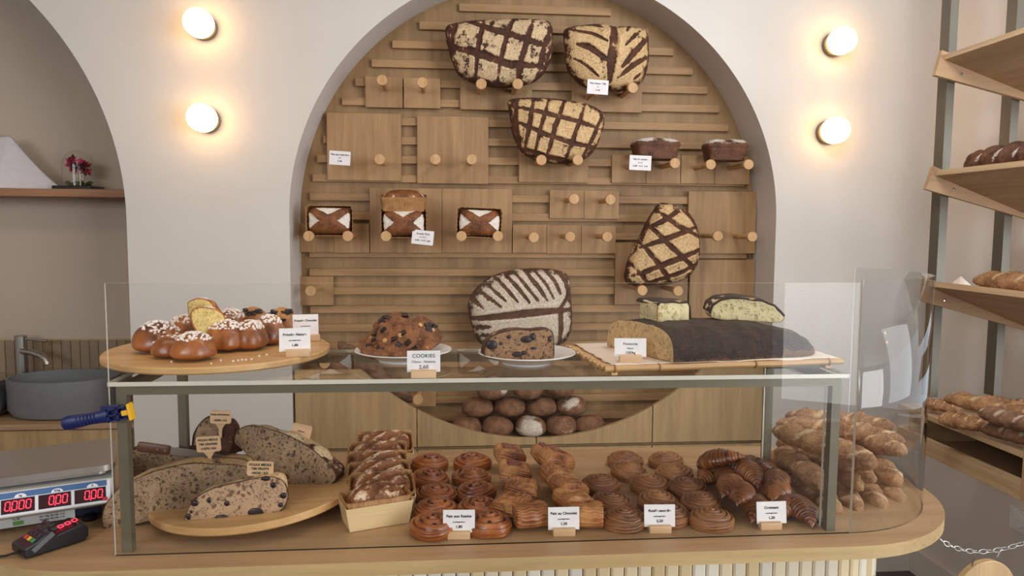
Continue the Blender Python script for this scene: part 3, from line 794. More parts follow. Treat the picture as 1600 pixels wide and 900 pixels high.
# clamp on the left edge of the glass
A_, B_ = atY(96, 663, 1.345), atY(212, 641, 1.345)
d = (B_-A_); Lc = d.length; ang = math.atan2(d.z, d.x)
cl = thing('spring_clamp', 'navy and yellow hand clamp gripping the left edge of the glass screen', 'clamp', A_, (0, -ang, 0))
h = MB(); prof = [(0.0, 0.004), (0.004, 0.010), (0.015, 0.0125), (0.035, 0.0115), (0.055, 0.010), (0.075, 0.011), (0.088, 0.012)]
vs = []; n = 20
for x, r in prof:
    for j in range(n):
        w = 2*math.pi*j/n; vs.append((x*Lc/0.14, math.cos(w)*r*0.62, math.sin(w)*r*1.05))
h.add(vs, [(i*n+j, i*n+(j+1) % n, (i+1)*n+(j+1) % n, (i+1)*n+j) for i in range(len(prof)-1) for j in range(n)]+[tuple(range(n))[::-1], tuple((len(prof)-1)*n+j for j in range(n))])
for i in range(6): h.box((0.032*Lc/0.14+i*0.006, -0.006, 0), (0.002, 0.004, 0.017), bev=0.0006)
h.build('handle', M_blue, cl, True)
jx = 0.088*Lc/0.14; jl = 0.040*Lc/0.14
j_ = MB()
for z in (-0.0105, 0, 0.0105): j_.box((jx+jl/2, 0, z), (jl, 0.013, 0.0028))
for x in (0.0015, jl/2, jl-0.0015): j_.box((jx+x, 0, 0), (0.003, 0.013, 0.024))
j_.box((jx+jl/2, 0.005, 0), (jl, 0.003, 0.024))
j_.box((jx+0.004, 0.006, 0.013), (0.03, 0.010, 0.006), rot=Matrix.Rotation(R_(8), 3, 'Y'))
j_.build('jaw', M_blue, cl)
MB().box((jx+jl+0.003, -0.001, 0.0), (0.005, 0.019, 0.030), bev=0.0015).box((jx+jl-0.004, -0.006, 0.0), (0.014, 0.005, 0.009), bev=0.001).build('jaw_pad', M_yellow, cl)

# ------------------------------------------------------------------ price cards
def price_card(label, px, py, surfZ, lines, w=0.062, h=0.044, yaw=0, tilt=-8, holder_dx=0.0, hw=0.044, group='price cards in wooden holders', Y=None, hy=None):
    p = atZ(px, py, surfZ)
    if Y is not None: p = Vector((atY(px, py, Y).x, Y, surfZ))
    t = thing('price_card', label, 'price card', p, (0, 0, R_(yaw)), group)
    MB().box((holder_dx, 0, 0.0075), (hw, 0.016, 0.015), bev=0.002).build('holder', M_tagwood, t, True)
    R = Matrix.Rotation(R_(tilt), 4, 'X')
    MB().box(R @ Vector((0, 0, 0.0105+h/2)), (w, 0.0006, h), rot=R.to_3x3()).build('card', M_card, t)
    for body, dz, size, sp_, bold in lines:
        q = R @ Vector((0, -0.0006, 0.0105+h/2+dz*h))
        text(t, body, q, size, (R_(90+tilt), 0, 0), spacing=sp_, bold=bold)
    return t
def std(title, price, k=1.0): return [(title, 0.22, 0.0070*k, 1.08, 0.035), ('sourdough butter', -0.03, 0.0034*k, 1.0, 0.035), (price, -0.24, 0.0070*k, 1.1, 0.035)]
price_card('white price card reading Pain aux Raisins', 717, 845, ZC, std('Pain aux Raisins', '1,80'), yaw=-3, Y=1.392)
price_card('white price card reading Pain au Chocolat', 881, 840, ZC, std('Pain au Chocolat', '1,30'), yaw=-1, Y=1.392)
price_card('white price card reading Roulé cannelle', 1031, 828, ZC, std('Roulé cannelle', '2,20'), yaw=-3, Y=1.392)
price_card('white price card reading Croissant', 1206, 827, ZC, std('Croissant', '1,20'), yaw=0, Y=1.392, holder_dx=-0.004)
price_card('handwritten white card reading Cookies in front of the cookie plate', 662, 590, ZS, [('COOKIES', 0.25, 0.0098, 1.05, 0.006), ('Choco - Noisette', -0.02, 0.0062, 1.0, 0.0), ('2,60', -0.27, 0.0098, 1.05, 0.006)], h=0.040, hw=0.047, group='price cards in wooden holders')
price_card('white price card reading Focaccia on the bamboo tray', 985, 566, ZS+0.022, [('Focaccia', 0.2, 0.0064, 1.25, 0.02), ('Nature', -0.04, 0.0045, 1.0, 0.0), ('12€/kg', -0.28, 0.0062, 1.1, 0.02)], h=0.036, yaw=-5)

# ------------------------------------------------------------------ round board with brioches on the glass shelf
def round_board(label, c, r, foot, rot, th=0.014):
    t = thing('round_board', label, 'serving board', c, rot, 'round bamboo serving boards')
    MB().lathe([(0.0001, foot), (r-0.003, foot), (r, foot+0.003), (r, foot+th-0.003), (r-0.003, foot+th), (0.0001, foot+th)], 96).build('board', M_bamboo, t, True)
    MB().lathe([(0.0001, 0), (r*0.42, 0), (r*0.42, foot-0.0002), (0.0001, foot-0.0002)], 48).build('foot', M_bamboo, t, True)
    return t
bx, by = -0.482, 1.600
round_board('round bamboo board with brioches, upper left on the glass shelf', (bx, by, ZS), 0.226, 0.0085, (0, 0, 0))
ZB = ZS+0.0225
def ell(rx, ry, rz, seed, lobes=(), n=44, m=28, crease=None, flat=0.35, amp=0.05, fq=3):
    vs, fs, fl = [], [], []
    for i in range(m+1):
        ph = -math.pi/2+math.pi*i/m
        for k in range(n):
            a = 2*math.pi*k/n
            d = Vector((math.cos(ph)*math.cos(a), math.cos(ph)*math.sin(a), math.sin(ph)))
            s = 1+amp*noise.noise(d*fq*0.5+Vector((seed, 0, 0)))
            if crease: s *= 1-0.10*math.exp(-((d.x*crease[0]+d.y*crease[1])/0.16)**2)
            x, y, z = d.x*rx*s, d.y*ry*s, d.z*rz*s
            if z < 0: z *= flat
            vs.append((x, y, z+rz*flat)); fl.append(0)
    for i in range(m):
        for k in range(n):
            j = (k+1) % n; fs.append((i*n+k, i*n+j, (i+1)*n+j, (i+1)*n+k))
    return vs, fs, {'flour': fl}
def sugar(parent, rx, ry, rz, n, seed, flat=0.35, cone=0.75, off=(0, 0)):
    r = random.Random(seed); mb = MB()
    for i in range(n):
        a = r.random()*6.283; q = math.sqrt(r.random())*cone
        x, y = math.cos(a)*q+off[0], math.sin(a)*q+off[1]
        if x*x+y*y > 0.92: continue
        z = math.sqrt(1-x*x-y*y)
        R = Matrix.Rotation(r.random()*3, 3, 'Z') @ Matrix.Rotation(r.random()*3, 3, 'X')
        s_ = 0.0029+r.random()*0.0019
        mb.box((x*rx, y*ry, z*rz*1.01+rz*flat), (s_*1.4, s_, s_), rot=R, bev=s_*0.3)
    o = mb.build('pearl_sugar', M_sugar, parent, True); o['kind'] = 'stuff'; return o
def brioche(label, px, py, rx, ry, rz, seed, yaw=0, ns=60, z=0.0, crease=None, off=(0, 0), cone=.75, choc=False):
    p = atZ(px, py, ZB+z)
    t = thing('brioche', label, 'brioche', (p.x, p.y, ZB+z), (0, 0, R_(yaw)), 'chocolate brioches on the board' if choc else 'sugared brioches on the board')
    v, f, a = ell(rx, ry, rz, seed, crease=crease)
    mk('crust', v, f, M_briochoc if choc else M_brio, t, True, a)
    if ns: sugar(t, rx, ry, rz, int(ns*1.7), seed, cone=cone, off=off)
    if choc:
        r = random.Random(seed); mb = MB()
        for i in range(14):
            aa = r.random()*6.28; q = 0.45+0.5*r.random(); x, y = math.cos(aa)*q, -abs(math.sin(aa)*q)*0.9-0.1
            if x*x+y*y > .95: continue
            zz = math.sqrt(1-x*x-y*y); mb.box((x*rx, y*ry, zz*rz+rz*.35), (0.015, 0.009, 0.005), rot=Matrix.Rotation(r.random()*3, 3, 'Z'), bev=0.002)
        mb.build('chocolate_chunks', M_choc, t, True)['kind'] = 'stuff'
    return t
brioche('large sugared brioche at the far left of the board', 247, 549, 0.050, 0.048, 0.046, 1, 20, 60, crease=(1, 0.3), off=(0.1, -0.1))
brioche('sugared brioche at the front left of the board, nearest the rim', 303, 562, 0.042, 0.040, 0.040, 2, 10, 60)
brioche('low sugared brioche between the far left and front left ones', 266, 558, 0.036, 0.033, 0.032, 12, 0, 10, off=(-.2, 0))
brioche('sugared brioche in the middle front of the board', 352, 548, 0.042, 0.042, 0.048, 3, 0, 80, crease=(1, 0))
brioche('heavily sugared brioche right of the middle one', 391, 546, 0.036, 0.038, 0.045, 4, 0, 80)
brioche('sugared brioche behind the white Brioche Nature card', 421, 538, 0.036, 0.038, 0.048, 5, 0, 60)
brioche('sugared brioche at the back left, behind the cut halves', 289, 534, 0.040, 0.036, 0.044, 6, 0, 60)
brioche('sugared brioche at the back, behind the middle one', 362, 531, 0.040, 0.036, 0.052, 7, 0, 80)
brioche('sugared brioche under the cut halves', 322, 536, 0.042, 0.036, 0.052, 8, 0, 30)
brioche('chocolate brioche at the back, left of the other one', 398, 528, 0.038, 0.034, 0.055, 9, 0, 0, choc=True)
brioche('chocolate brioche behind the Brioche Chocolat card', 440, 526, 0.040, 0.034, 0.052, 10, 0, 0, choc=True)
def cut_bread(name, label, outline, loc, rot, depth, mcrumb, mcrust, cat='bread', group=None, n=110, taper=2.2, attach=None, lean=0.0, flour=0.0, rough=0.003, bev=True, floor=True):
    """outline in local XZ is the cut face at y=0; the crusty body runs back to y=depth"""
    t = thing(name, label, cat, loc, rot, group)
    B, c = star(outline, n, None, True)
    z0 = B[:, 1].min(); c2 = np.array([c[0], z0 if floor else c[1]])
    rings = 18; vs, fs, fl = [], [], []
    for i in range(rings+1):
        q = i/rings; y = depth*q; sc = max(0.0, 1-q**taper)**0.5 if depth else 1
        for b in B:
            x = c2[0]+(b[0]-c2[0])*(0.35+0.65*sc) if i < rings else c2[0]+(b[0]-c2[0])*0.34
            z = c2[1]+(b[1]-c2[1])*(sc if i < rings else 0.02)
            nn = nz((x, y, z), 26)*rough*2*(i > 0)
            vs.append((x+nn, y+lean*(z-z0), z+nn)); up = (b[1]-z0)/max(1e-6, (B[:, 1].max()-z0))
            fl.append(flour*min(1, max(0, up*1.6-0.3))*(1-0.3*q))
    for i in range(rings):
        for k in range(n):
            j = (k+1) % n; fs.append((i*n+k, i*n+j, (i+1)*n+j, (i+1)*n+k))
    fs.append(tuple(rings*n+k for k in range(n)))
    mk('crust', vs, fs, mcrust, t, True, {'flour': fl})
    vs, fs, rim_ = [], [], []; R2 = 30
    for i in range(1, R2+1):
        r = i/R2
        for b in B:
            x, z = c[0]+(b[0]-c[0])*r, c[1]+(b[1]-c[1])*r
            y = -0.0012 - 0.0025*(1-r)**0.3 + nz((x, 5, z), 60)*0.0010 if r < 0.995 else 0.0004
            if r > 0.93: y = -0.0005 if r < 0.995 else 0.0004
            vs.append((x, y+lean*(z-z0), z)); dd = (1-r)*math.hypot(b[0]-c[0], b[1]-c[1]); rim_.append(max(0, 1-dd/(0.0055 if b[1] > z0+0.012 else 0.003)))
    k0 = len(vs); vs.append((c[0], -0.003+lean*(c[1]-z0), c[1]))
    for i in range(R2-1):
        for k in range(n):
            j = (k+1) % n; fs.append((i*n+k, (i+1)*n+k, (i+1)*n+j, i*n+j))
    for k in range(n): fs.append((k0, k, (k+1) % n))
    mk('crumb', vs, fs, mcrumb, t, True, {'rim': rim_+[0]})
    return t
def pxout(pts, Y, cx, cz):  # traced outline -> metres about (cx, cz)
    q = [atY(x, y, Y) for x, y in pts]; return [(a.x-cx, a.z-cz) for a in q]
for (pts, Y, lab, yaw, ns) in (([(291,476),(296,470),(310,466),(325,468),(338,480),(335,500),(315,512),(296,500)], 1.585, 'cut brioche half with yellow crumb, rear of the two on top of the heap', -12, 30),
                               ([(299,490),(304,482),(318,480),(338,484),(350,495),(351,508),(342,519),(322,522),(307,516),(300,503)], 1.545, 'cut brioche half with yellow crumb, front one on top of the heap', 14, 40)):
    c0 = atY(sum(a for a, b in pts)/len(pts), max(b for a, b in pts), Y)
    t = cut_bread('brioche_half', lab, pxout(pts, Y, c0.x, c0.z), c0, (0, 0, R_(yaw)), 0.05, M_crumb_b, M_brio, 'brioche', 'cut brioche halves', taper=2.5)
    r = random.Random(ns); mb = MB()
    O = pxout(pts, Y, c0.x, c0.z); zt_ = max(b for a, b in O)
    for i in range(ns):
        x = (r.random()-.5)*0.036; y = 0.008+r.random()*0.024; z = zt_*(1-abs(x/0.05)**2*0.8)*(1-(y/0.05)**2.5)**.5
        mb.box((x, y, z), (0.004, 0.003, 0.003), rot=Matrix.Rotation(r.random()*3, 3, 'Z'), bev=0.0008)
    mb.build('pearl_sugar', M_sugar, t, True)['kind'] = 'stuff'
sg = MB(); r = random.Random(5)
for px, py in ((345, 563), (364, 564), (372, 563), (378, 562), (384, 562), (393, 561), (417, 554), (268, 565), (214, 545), (330, 568), (405, 556)):
    p = atZ(px, py, ZB+0.0014); sg.box(p, (0.0045, 0.0032, 0.0028), rot=Matrix.Rotation(r.random()*3, 3, 'Z'), bev=0.0008)
tag(sg.build('fallen_pearl_sugar', M_sugar, None, True), 'white sugar grains fallen on the round board before the brioches', 'sugar', kind='stuff')
price_card('white price card reading Brioche Nature on the round board', 461, 557, ZB, std('Brioche Nature', '1,80', 0.95), w=0.060, h=0.046, yaw=9, hw=0.046, holder_dx=0.006)
price_card('white price card reading Brioche Chocolat behind the Nature card', 478, 533, ZB, std('Brioche Chocolat', '2,20', 0.9), w=0.056, h=0.050, yaw=12, hw=0.046, holder_dx=0.008)

# ------------------------------------------------------------------ plates
def plate_dish(label, c, r=0.102):
    o = MB().lathe([(0.0001, 0.0), (0.052, 0.0), (0.053, 0.004), (r-0.004, 0.021), (r, 0.0225), (r-0.001, 0.0245), (r-0.006, 0.0235), (0.056, 0.0085), (0.0001, 0.007)], 80).build('dinner_plate', M_porcelain, None, True)
    o.location = c; return tag(o, label, 'plate', 'white plates on the glass shelf')
pc1 = atZ(630, 549, ZS+0.02); pc2 = atZ(824, 553, ZS+0.02)
plate_dish('white plate carrying the chocolate cookies', (pc1.x, pc1.y+0.008, ZS)); plate_dish('white plate carrying the half raisin loaf', (pc2.x, pc2.y+0.008, ZS))
def cookie(label, c, rot, r, seed):
    t = thing('cookie', label, 'cookie', c, (Matrix.Rotation(rot[1], 3, 'Y') @ Matrix.Rotation(rot[0], 3, 'X') @ Matrix.Rotation(rot[2], 3, 'Z')).to_euler(), 'chocolate hazelnut cookies on the plate')
    n, mm = 48, 16; vs, fs = [], []
    for i in range(mm+1):
        ph = -math.pi/2+math.pi*i/mm
        for k in range(n):
            a = 2*math.pi*k/n; ed = 1+0.07*math.sin(3*a+seed)+0.04*math.sin(7*a+seed*2)
            rr = r*ed*math.cos(ph)**0.6 if 0 < i < mm else 0
            x, y = rr*math.cos(a), rr*math.sin(a); z = 0.0095*math.sin(ph)
            vs.append((x, y, z+nz((x+seed, y, 0), 55)*0.006*(z > 0)))
    for i in range(mm):
        for k in range(n):
            j = (k+1) % n; fs.append((i*n+k, i*n+j, (i+1)*n+j, (i+1)*n+k))
    mk('dough', vs, fs, M_cookie, t, True)
    rr_ = random.Random(seed)
    for i in range(7):
        a = rr_.random()*6.28; q = r*(0.15+0.65*rr_.random())
        ch = i < 5
        MB().box((0, 0, 0), (0.014, 0.010, 0.007) if ch else (0.009, 0.008, 0.006), bev=0.002).build('chocolate_chunk' if ch else 'hazelnut_piece', M_choc if ch else M_nut, t, True, loc=(q*math.cos(a), q*math.sin(a), 0.0095), rot=(rr_.random()*.5, rr_.random()*.5, rr_.random()*3))
for i, (px, py, dz, rx, ry, rz, lab) in enumerate([
  (595, 550, 0.022, 4, 0, 0, 'cookie lying flat at the lower left of the plate'), (588, 541, 0.042, 30, -28, 0, 'cookie leaning at the left end of the pile'),
  (640, 548, 0.022, 4, 4, 0, 'cookie lying flat at the front of the pile behind the card'), (620, 541, 0.052, 46, -14, 0, 'big cookie leaning at the front of the pile, chunks facing out'),
  (655, 542, 0.040, 25, 8, 0, 'cookie in the middle right of the pile'), (615, 528, 0.078, 16, -8, 0, 'topmost cookie of the pile'),
  (664, 535, 0.060, 30, 32, 0, 'cookie sloping down at the right end of the pile'), (625, 540, 0.03, 5, 0, 0, 'cookie hidden low in the middle of the pile')]):
    Y = pc1.y+[-.01, .02, -.02, -.015, .01, .035, .03, .04][i]
    p = atY(px, py, Y); cookie(lab, (p.x, Y, ZS+dz), (R_(rx), R_(ry), R_(i*55)), (0.046, 0.040, 0.045, 0.046, 0.040, 0.040, 0.040, 0.044)[i], i+1)
pts = [(756,548),(757,538),(761,528),(772,519),(790,513),(810,510),(835,512),(856,511),(864,515),(866,530),(864,560),(840,562),(795,561),(762,556)]
Y = pc2.y-0.035; c0 = atY(810, 561, Y)
t = cut_bread('raisin_loaf_half', 'half raisin loaf with its cut face to the room on the right plate', pxout(pts, Y, c0.x, c0.z), (c0.x, Y, ZS+0.0105), (0, 0, R_(3)), 0.075, crumb('raisin_bread_crumb', (160, 122, 88), (92, 62, 42), 100), M_miche, 'bread', None, taper=6, flour=0.5, rough=0.002)
for px, py, w, h_ in ((768,534,9,8),(822,526,10,6),(832,522,6,6),(808,549,9,5),(818,547,6,4),(833,540,6,2.5),(859,526,3.5,5),(782,532,3,3),(795,522,4,3)):
    q = atY(px, py, Y); MB().lathe([(0.0001, -0.003)]+[(math.sin(R_(a)), -0.003*math.cos(R_(a))) for a in range(15, 180, 15)]+[(0.0001, 0.003)], 18, axis='y').build('raisin', M_raisin, t, True, loc=(q.x-c0.x, -0.0025, q.z-c0.z)).scale = (w/830*Y/1.4, 1, h_/830*Y/1.4)

# ------------------------------------------------------------------ bamboo tray with focaccia
def quad(pxs, Z): return [atZ(x, y, Z) for x, y in pxs]
Q = quad([(946, 578), (1318, 566), (1265, 528), (898, 531)], ZS+0.014)
u = (Q[1]-Q[0]); lx = u.length; yaw = math.atan2(u.y, u.x); dep = 0.27
tr = thing('bamboo_tray', 'tray of bamboo rods under the focaccia, upper right', 'tray', (Q[0].x, Q[0].y, ZS+0.008), (0, 0, yaw))
for i in range(18):
    y = 0.006+i*(dep-0.012)/17; pts_ = [(x, y, 0.0065+0.0006*math.sin(x*30+i)) for x in np.linspace(-0.004*(i % 3), lx+0.004*(i % 2), 14)]
    rs = [0.0062*(1.12 if j in (3+i % 3, 9+i % 2) else 1) for j in range(14)]
    MB().tube(pts_, rs, 10).build('rod', M_bamboo2, tr, True)
MB().box((0.02, dep/2, -0.003), (0.012, dep-0.01, 0.006)).box((lx-0.03, dep/2, -0.003), (0.012, dep-0.01, 0.006)).build('cross_batten', M_bamboo2, tr)
for xx in (0.02, 0.11, lx*0.62, lx-0.03):
    MB().lathe([(0.0072, xx-0.002), (0.0082, xx-0.001), (0.0082, xx+0.001), (0.0072, xx+0.002)], 16).build('binding', plain('brown_binding', (150, 104, 56), .5), tr, True, rot=(0, R_(90), 0), loc=(0, 0.006, 0.0065))
n1, n2 = 40, 24; vs, fs = [], []
for i in range(n1+1):
    for j in range(n2+1):
        a, b = i/n1, j/n2; x = 0.012+(lx-0.02)*a; y = 0.006+(dep-0.01)*b
        if a < 0.04: x -= 0.008*nz((a, b*5, 1), 2)
        z = 0.0145+0.0012*nz((a*8, b*8, 0), 1)
        if j == 0: z -= 0.006*max(0, nz((a*7, 0, 3), 1))
        if i == 0 or i == n1: z += 0.004*abs(nz((b*6, 2, 0), 1))
        vs.append((x, y, z))
for i in range(n1):
    for j in range(n2): k = i*(n2+1)+j; fs.append((k, k+n2+1, k+n2+2, k+1))
o = mk('parchment_sheet', vs, fs, M_paper, None, True, loc=(Q[0].x, Q[0].y, ZS+0.008), rot=(0, 0, yaw)); md = o.modifiers.new('s', 'SOLIDIFY'); md.thickness = 0.0005
tag(o, 'crinkled parchment sheet between the bamboo tray and the focaccia', 'paper')
sl = atZ(1285, 583, ZS)
tag(MB().box((0, 0, 0.004), (0.11, 0.16, 0.0078), bev=0.001).build('slate_riser', plain('dark_grey_slate', (88, 82, 76), .5), None, loc=(0.745-0.045, 1.50, ZS)), 'flat dark slab under the right end of the bamboo tray', 'riser')
# focaccia slab: left end cut, right end rounded
fA = atZ(1052, 567, ZS+0.023); fB = atZ(1300, 556, ZS+0.023)
fl_ = (fB-fA); fyaw = math.atan2(fl_.y, fl_.x)
fo = thing('focaccia', 'long dark seeded focaccia slab on parchment with its left end cut', 'bread', (fA.x, fA.y, ZS+0.0235), (0, 0, fyaw))
LX_, D_ = fl_.length, 0.215; n, mseg = 64, 70
def fsec(s):     # cross-section loop (y,z) for station s 0..1
    hgt = 0.066*(1-0.05*s)*(max(0.0, 1-max(0, (s-0.45)/0.555)**2.2))**0.62+0.001
    out = []
    for k in range(n):
        a = 2*math.pi*k/n; ca, sa = math.cos(a), math.sin(a)
        y = -math.copysign(abs(ca)**0.55, ca)*0.5; z = max(0, sa)**0.62
        out.append((0.5+y, z*hgt))
    return out
vs, fs, fl = [], [], []
for i in range(mseg+1):
    s_ = i/mseg; wy = 1-0.5*max(0, (s_-0.75)/0.25)**2.5
    for k, (y, z) in enumerate(fsec(s_)):
        X = s_*LX_ - (y)*0.05*(1-s_); Yy = (0.5+(y-0.5)*wy)*D_
        up = z > 0.006; nn = nz((X, Yy, 4), 16)*0.008+nz((X, Yy, 1), 50)*0.003
        vs.append((X + (nn*0.3 if i else 0), Yy-0.0, z+(nn if up else 0))); fl.append(0.0 if z > 0.014 else 0.8)
for i in range(mseg):
    for k in range(n):
        j = (k+1) % n; fs.append((i*n+k, i*n+j, (i+1)*n+j, (i+1)*n+k))
mk('crust', vs, fs, M_focac, fo, True, {'flour': fl})
cv = [Vector(v) for v in vs[:n]]; cc = sum(cv, Vector())/n; ring = []
for r in (1.0, 0.93, 0.6, 0.3): ring += [cc+(v-cc)*r+Vector((-0.0015 if r < 1 else 0, 0, 0)) for v in cv]
ring.append(cc+Vector((-0.002, 0, 0))); fs = []
for i in range(3):
    for k in range(n): j = (k+1) % n; fs.append((i*n+k, (i+1)*n+k, (i+1)*n+j, i*n+j))
for k in range(n): fs.append((4*n, 3*n+(k+1) % n, 3*n+k))
mk('crumb', ring, fs, M_crumb_f, fo, True)
def foc_piece(label, pts, Y, yaw, depth, zrest, taper=8):
    c0 = atY(sum(a for a, b in pts)/len(pts), max(b for a, b in pts), Y)
    t = cut_bread('focaccia_piece', label, pxout(pts, Y, c0.x, c0.z), c0, (0, 0, R_(yaw)), depth, M_crumb_w, M_crumb_w, 'bread', 'cut focaccia pieces on the slab', taper=taper, rough=0.001)
    return t, c0
def foc_top(t, pts, Y, c0, depth):
    q = pxout(pts, Y, c0.x, c0.z); x0, x1 = min(a for a, b in q), max(a for a, b in q); vs, fs = [], []
    S = sorted(q); n1, n2 = 30, 12; top_ = [b for a, b in q]
    for i in range(n1+1):
        x = x0+(x1-x0)*i/n1
        # upper edge of the outline at x
        zz = 0
        for (ax, az), (bx_, bz) in zip(q, q[1:]+q[:1]):
            if min(ax, bx_)-1e-9 <= x <= max(ax, bx_)+1e-9 and abs(bx_-ax) > 1e-6: zz = max(zz, az+(bz-az)*(x-ax)/(bx_-ax))
        for j in range(n2+1):
            y = -0.003+(depth*0.93+0.003)*j/n2; vs.append((x, y, zz-0.0005+nz((x, y, 2), 40)*0.002-(0.003 if j in (0,) else 0)))
    for i in range(n1):
        for j in range(n2): k = i*(n2+1)+j; fs.append((k, k+n2+1, k+n2+2, k+1))
    o = mk('top_crust', vs, fs, M_focac, t, True, {'flour': [0.0]*len(vs)}); md = o.modifiers.new('s', 'SOLIDIFY'); md.thickness = 0.004; md.offset = 0
p1 = [(1021,474),(1024,470),(1050,470),(1078,472),(1084,480),(1084,498),(1080,508),(1050,509),(1024,507),(1021,495)]
t1, c1 = foc_piece('squarish focaccia piece with pale crumb, left one on the slab', p1, 1.50, 22, 0.075, 0); foc_top(t1, p1, 1.50, c1, 0.075)
p2 = [(1111,488),(1114,476),(1128,467),(1150,464),(1185,467),(1208,476),(1222,490),(1221,499),(1212,503),(1170,502),(1140,502),(1115,497)]
t2, c2 = foc_piece('long focaccia piece with pale crumb, right one on the slab', p2, 1.52, -8, 0.07, 0); foc_top(t2, p2, 1.52, c2, 0.07)
# ------------------------------------------------------------------ round board with cut country loaves on the counter
Zb = ZC+0.034
bc = atZ(386, 787, Zb)
BT = R_(-3.2)       # right side raised
bd = round_board('tilted round bamboo board with cut country loaves on the counter', (bc.x, 1.592, ZC+0.0125), 0.212, 0.010, (0, BT, 0), 0.016)
def bz(x): return ZC+0.0125+(x-bc.x)*math.tan(-BT)+0.0262
POLKA = dict(name='cut_country_loaf', mcrumb=M_crumb, mcrust=M_miche, group='cut country loaves on the counter board')
def cutpx(label, pts, Y, yaw, depth, mc, mk_, taper=2.6, flour=1.0, lean=0.12, dz=0.0, rough=0.004, name='cut_country_loaf'):
    zl = max(b for a, b in pts); xm = sum(a for a, b in pts)/len(pts); c0 = atY(xm, zl, Y)
    return cut_bread(name, label, pxout(pts, Y, c0.x, c0.z), (c0.x, Y, c0.z+dz), (0, 0, R_(yaw)), depth, mc, mk_, 'bread', 'cut country loaves on the counter board', taper=taper, flour=flour, lean=lean, rough=rough), c0
ptsA = [(166,822),(163,800),(168,785),(186,762),(205,752),(240,738),(290,728),(330,730),(375,734),(402,748),(398,775),(360,792),(300,802),(240,812),(190,822)]
tA, cA = cutpx('half country loaf with grey crumb at the left, sticking out past the glass', ptsA, 1.50, 6, 0.15, M_crumb, M_miche2, 2.4)
ptsB = [(346,694),(350,684),(369,676),(400,678),(440,686),(480,702),(512,722),(528,740),(522,752),(510,765),(499,778),(478,770),(440,753),(400,740),(364,714),(350,706)]
tB, cB = cutpx('big half country loaf propped up at the right of the board', ptsB, 1.60, -14, 0.13, M_crumb, M_miche, 2.2, 1.0, 0.25)
ptsC = [(294,813),(292,800),(300,784),(318,770),(344,760),(389,751),(417,747),(435,750),(446,760),(450,776),(446,790),(436,801),(417,812),(360,814)]
tC, cC = cutpx('fruit loaf half with dark raisins at the front of the board', ptsC, 1.44, 2, 0.07, M_crumb_l, M_miche2, 2.6, 1.0, 0.1)
def chunks(t, c0, Y, L_):
    for px, py, w, h_ in L_:
        q = atY(px, py, Y)
        MB().lathe([(0.0001, -0.003)]+[(math.sin(R_(a)), -0.003*math.cos(R_(a))) for a in range(15, 180, 15)]+[(0.0001, 0.003)], 18, axis='y').build('raisin', M_raisin, t, True, loc=(q.x-c0.x, -0.002+0.1*(q.z-c0.z), q.z-c0.z)).scale = (w/FPX*Y, 1, h_/FPX*Y)
chunks(tC, cC, 1.44, [(305,786,6,5),(399,801,13,8),(347,808,11,5),(355,787,5,5),(300,799,2.5,2.5),(426,760,5,5),(442,776,5,5),(414,750,7,4),(327,782,4,5),(296,806,4,5),(438,790,4,4)])
# crust pieces behind
ptsD = [(304,716),(303,684),(310,664),(326,652),(342,652),(350,664),(346,690),(342,716)]
tD, cD = cutpx('upright dark heel of bread at the back of the board', ptsD, 1.70, 10, 0.05, M_crumb, M_miche, 3, 0.0, 0.05)
ptsD2 = [(342,700),(344,672),(352,658),(362,656),(368,668),(366,684),(356,716),(345,716)]
cutpx('narrow brown heel of bread right of the dark heel', ptsD2, 1.69, -10, 0.05, M_miche2, M_tinloaf, 3, 0.0, 0.05)
ptsE = [(196,760),(196,735),(204,705),(226,698),(262,704),(300,706),(318,716),(322,745),(290,765),(230,768)]
cutpx('rough crusty half loaf behind the post at the left of the board', ptsE, 1.66, 10, 0.10, M_crumb, M_miche2, 2.2, 0.4, 0.1)
ptsF = [(334,735),(336,722),(352,716),(380,718),(392,726),(396,738),(380,748),(350,748)]
cutpx('floured loaf end lying behind the half country loaf', ptsF, 1.60, 0, 0.09, M_crumb, M_miche2, 2.2, 1.0, 0.1)
# knife on top
kA, kB = atY(215, 697, 1.64), atY(266, 704, 1.64)
kn = thing('bread_knife', 'bread knife with a riveted wooden handle lying over the left loaves', 'knife'); along(kn, kA, kB)
kl = (kB-kA).length
MB().box((0, 0, 0), (kl, 0.014, 0.022), bev=0.006).build('handle', plain('dark_knife_wood', (96, 58, 40), .4), kn, True)
for k in range(2): MB().lathe([(0.0001, -0.0085), (0.003, -0.0085), (0.003, 0), (0.0001, 0)], 14, axis='y').build('rivet', M_chrome, kn, True, loc=(kl*0.15+k*0.016, 0, 0.001))
MB().prism([(kl*0.5, -0.009), (kl*0.5+0.13, -0.004), (kl*0.5+0.135, 0.006), (kl*0.5, 0.009)], -0.0008, 0.0008, 'y').build('blade', M_brushed, kn)
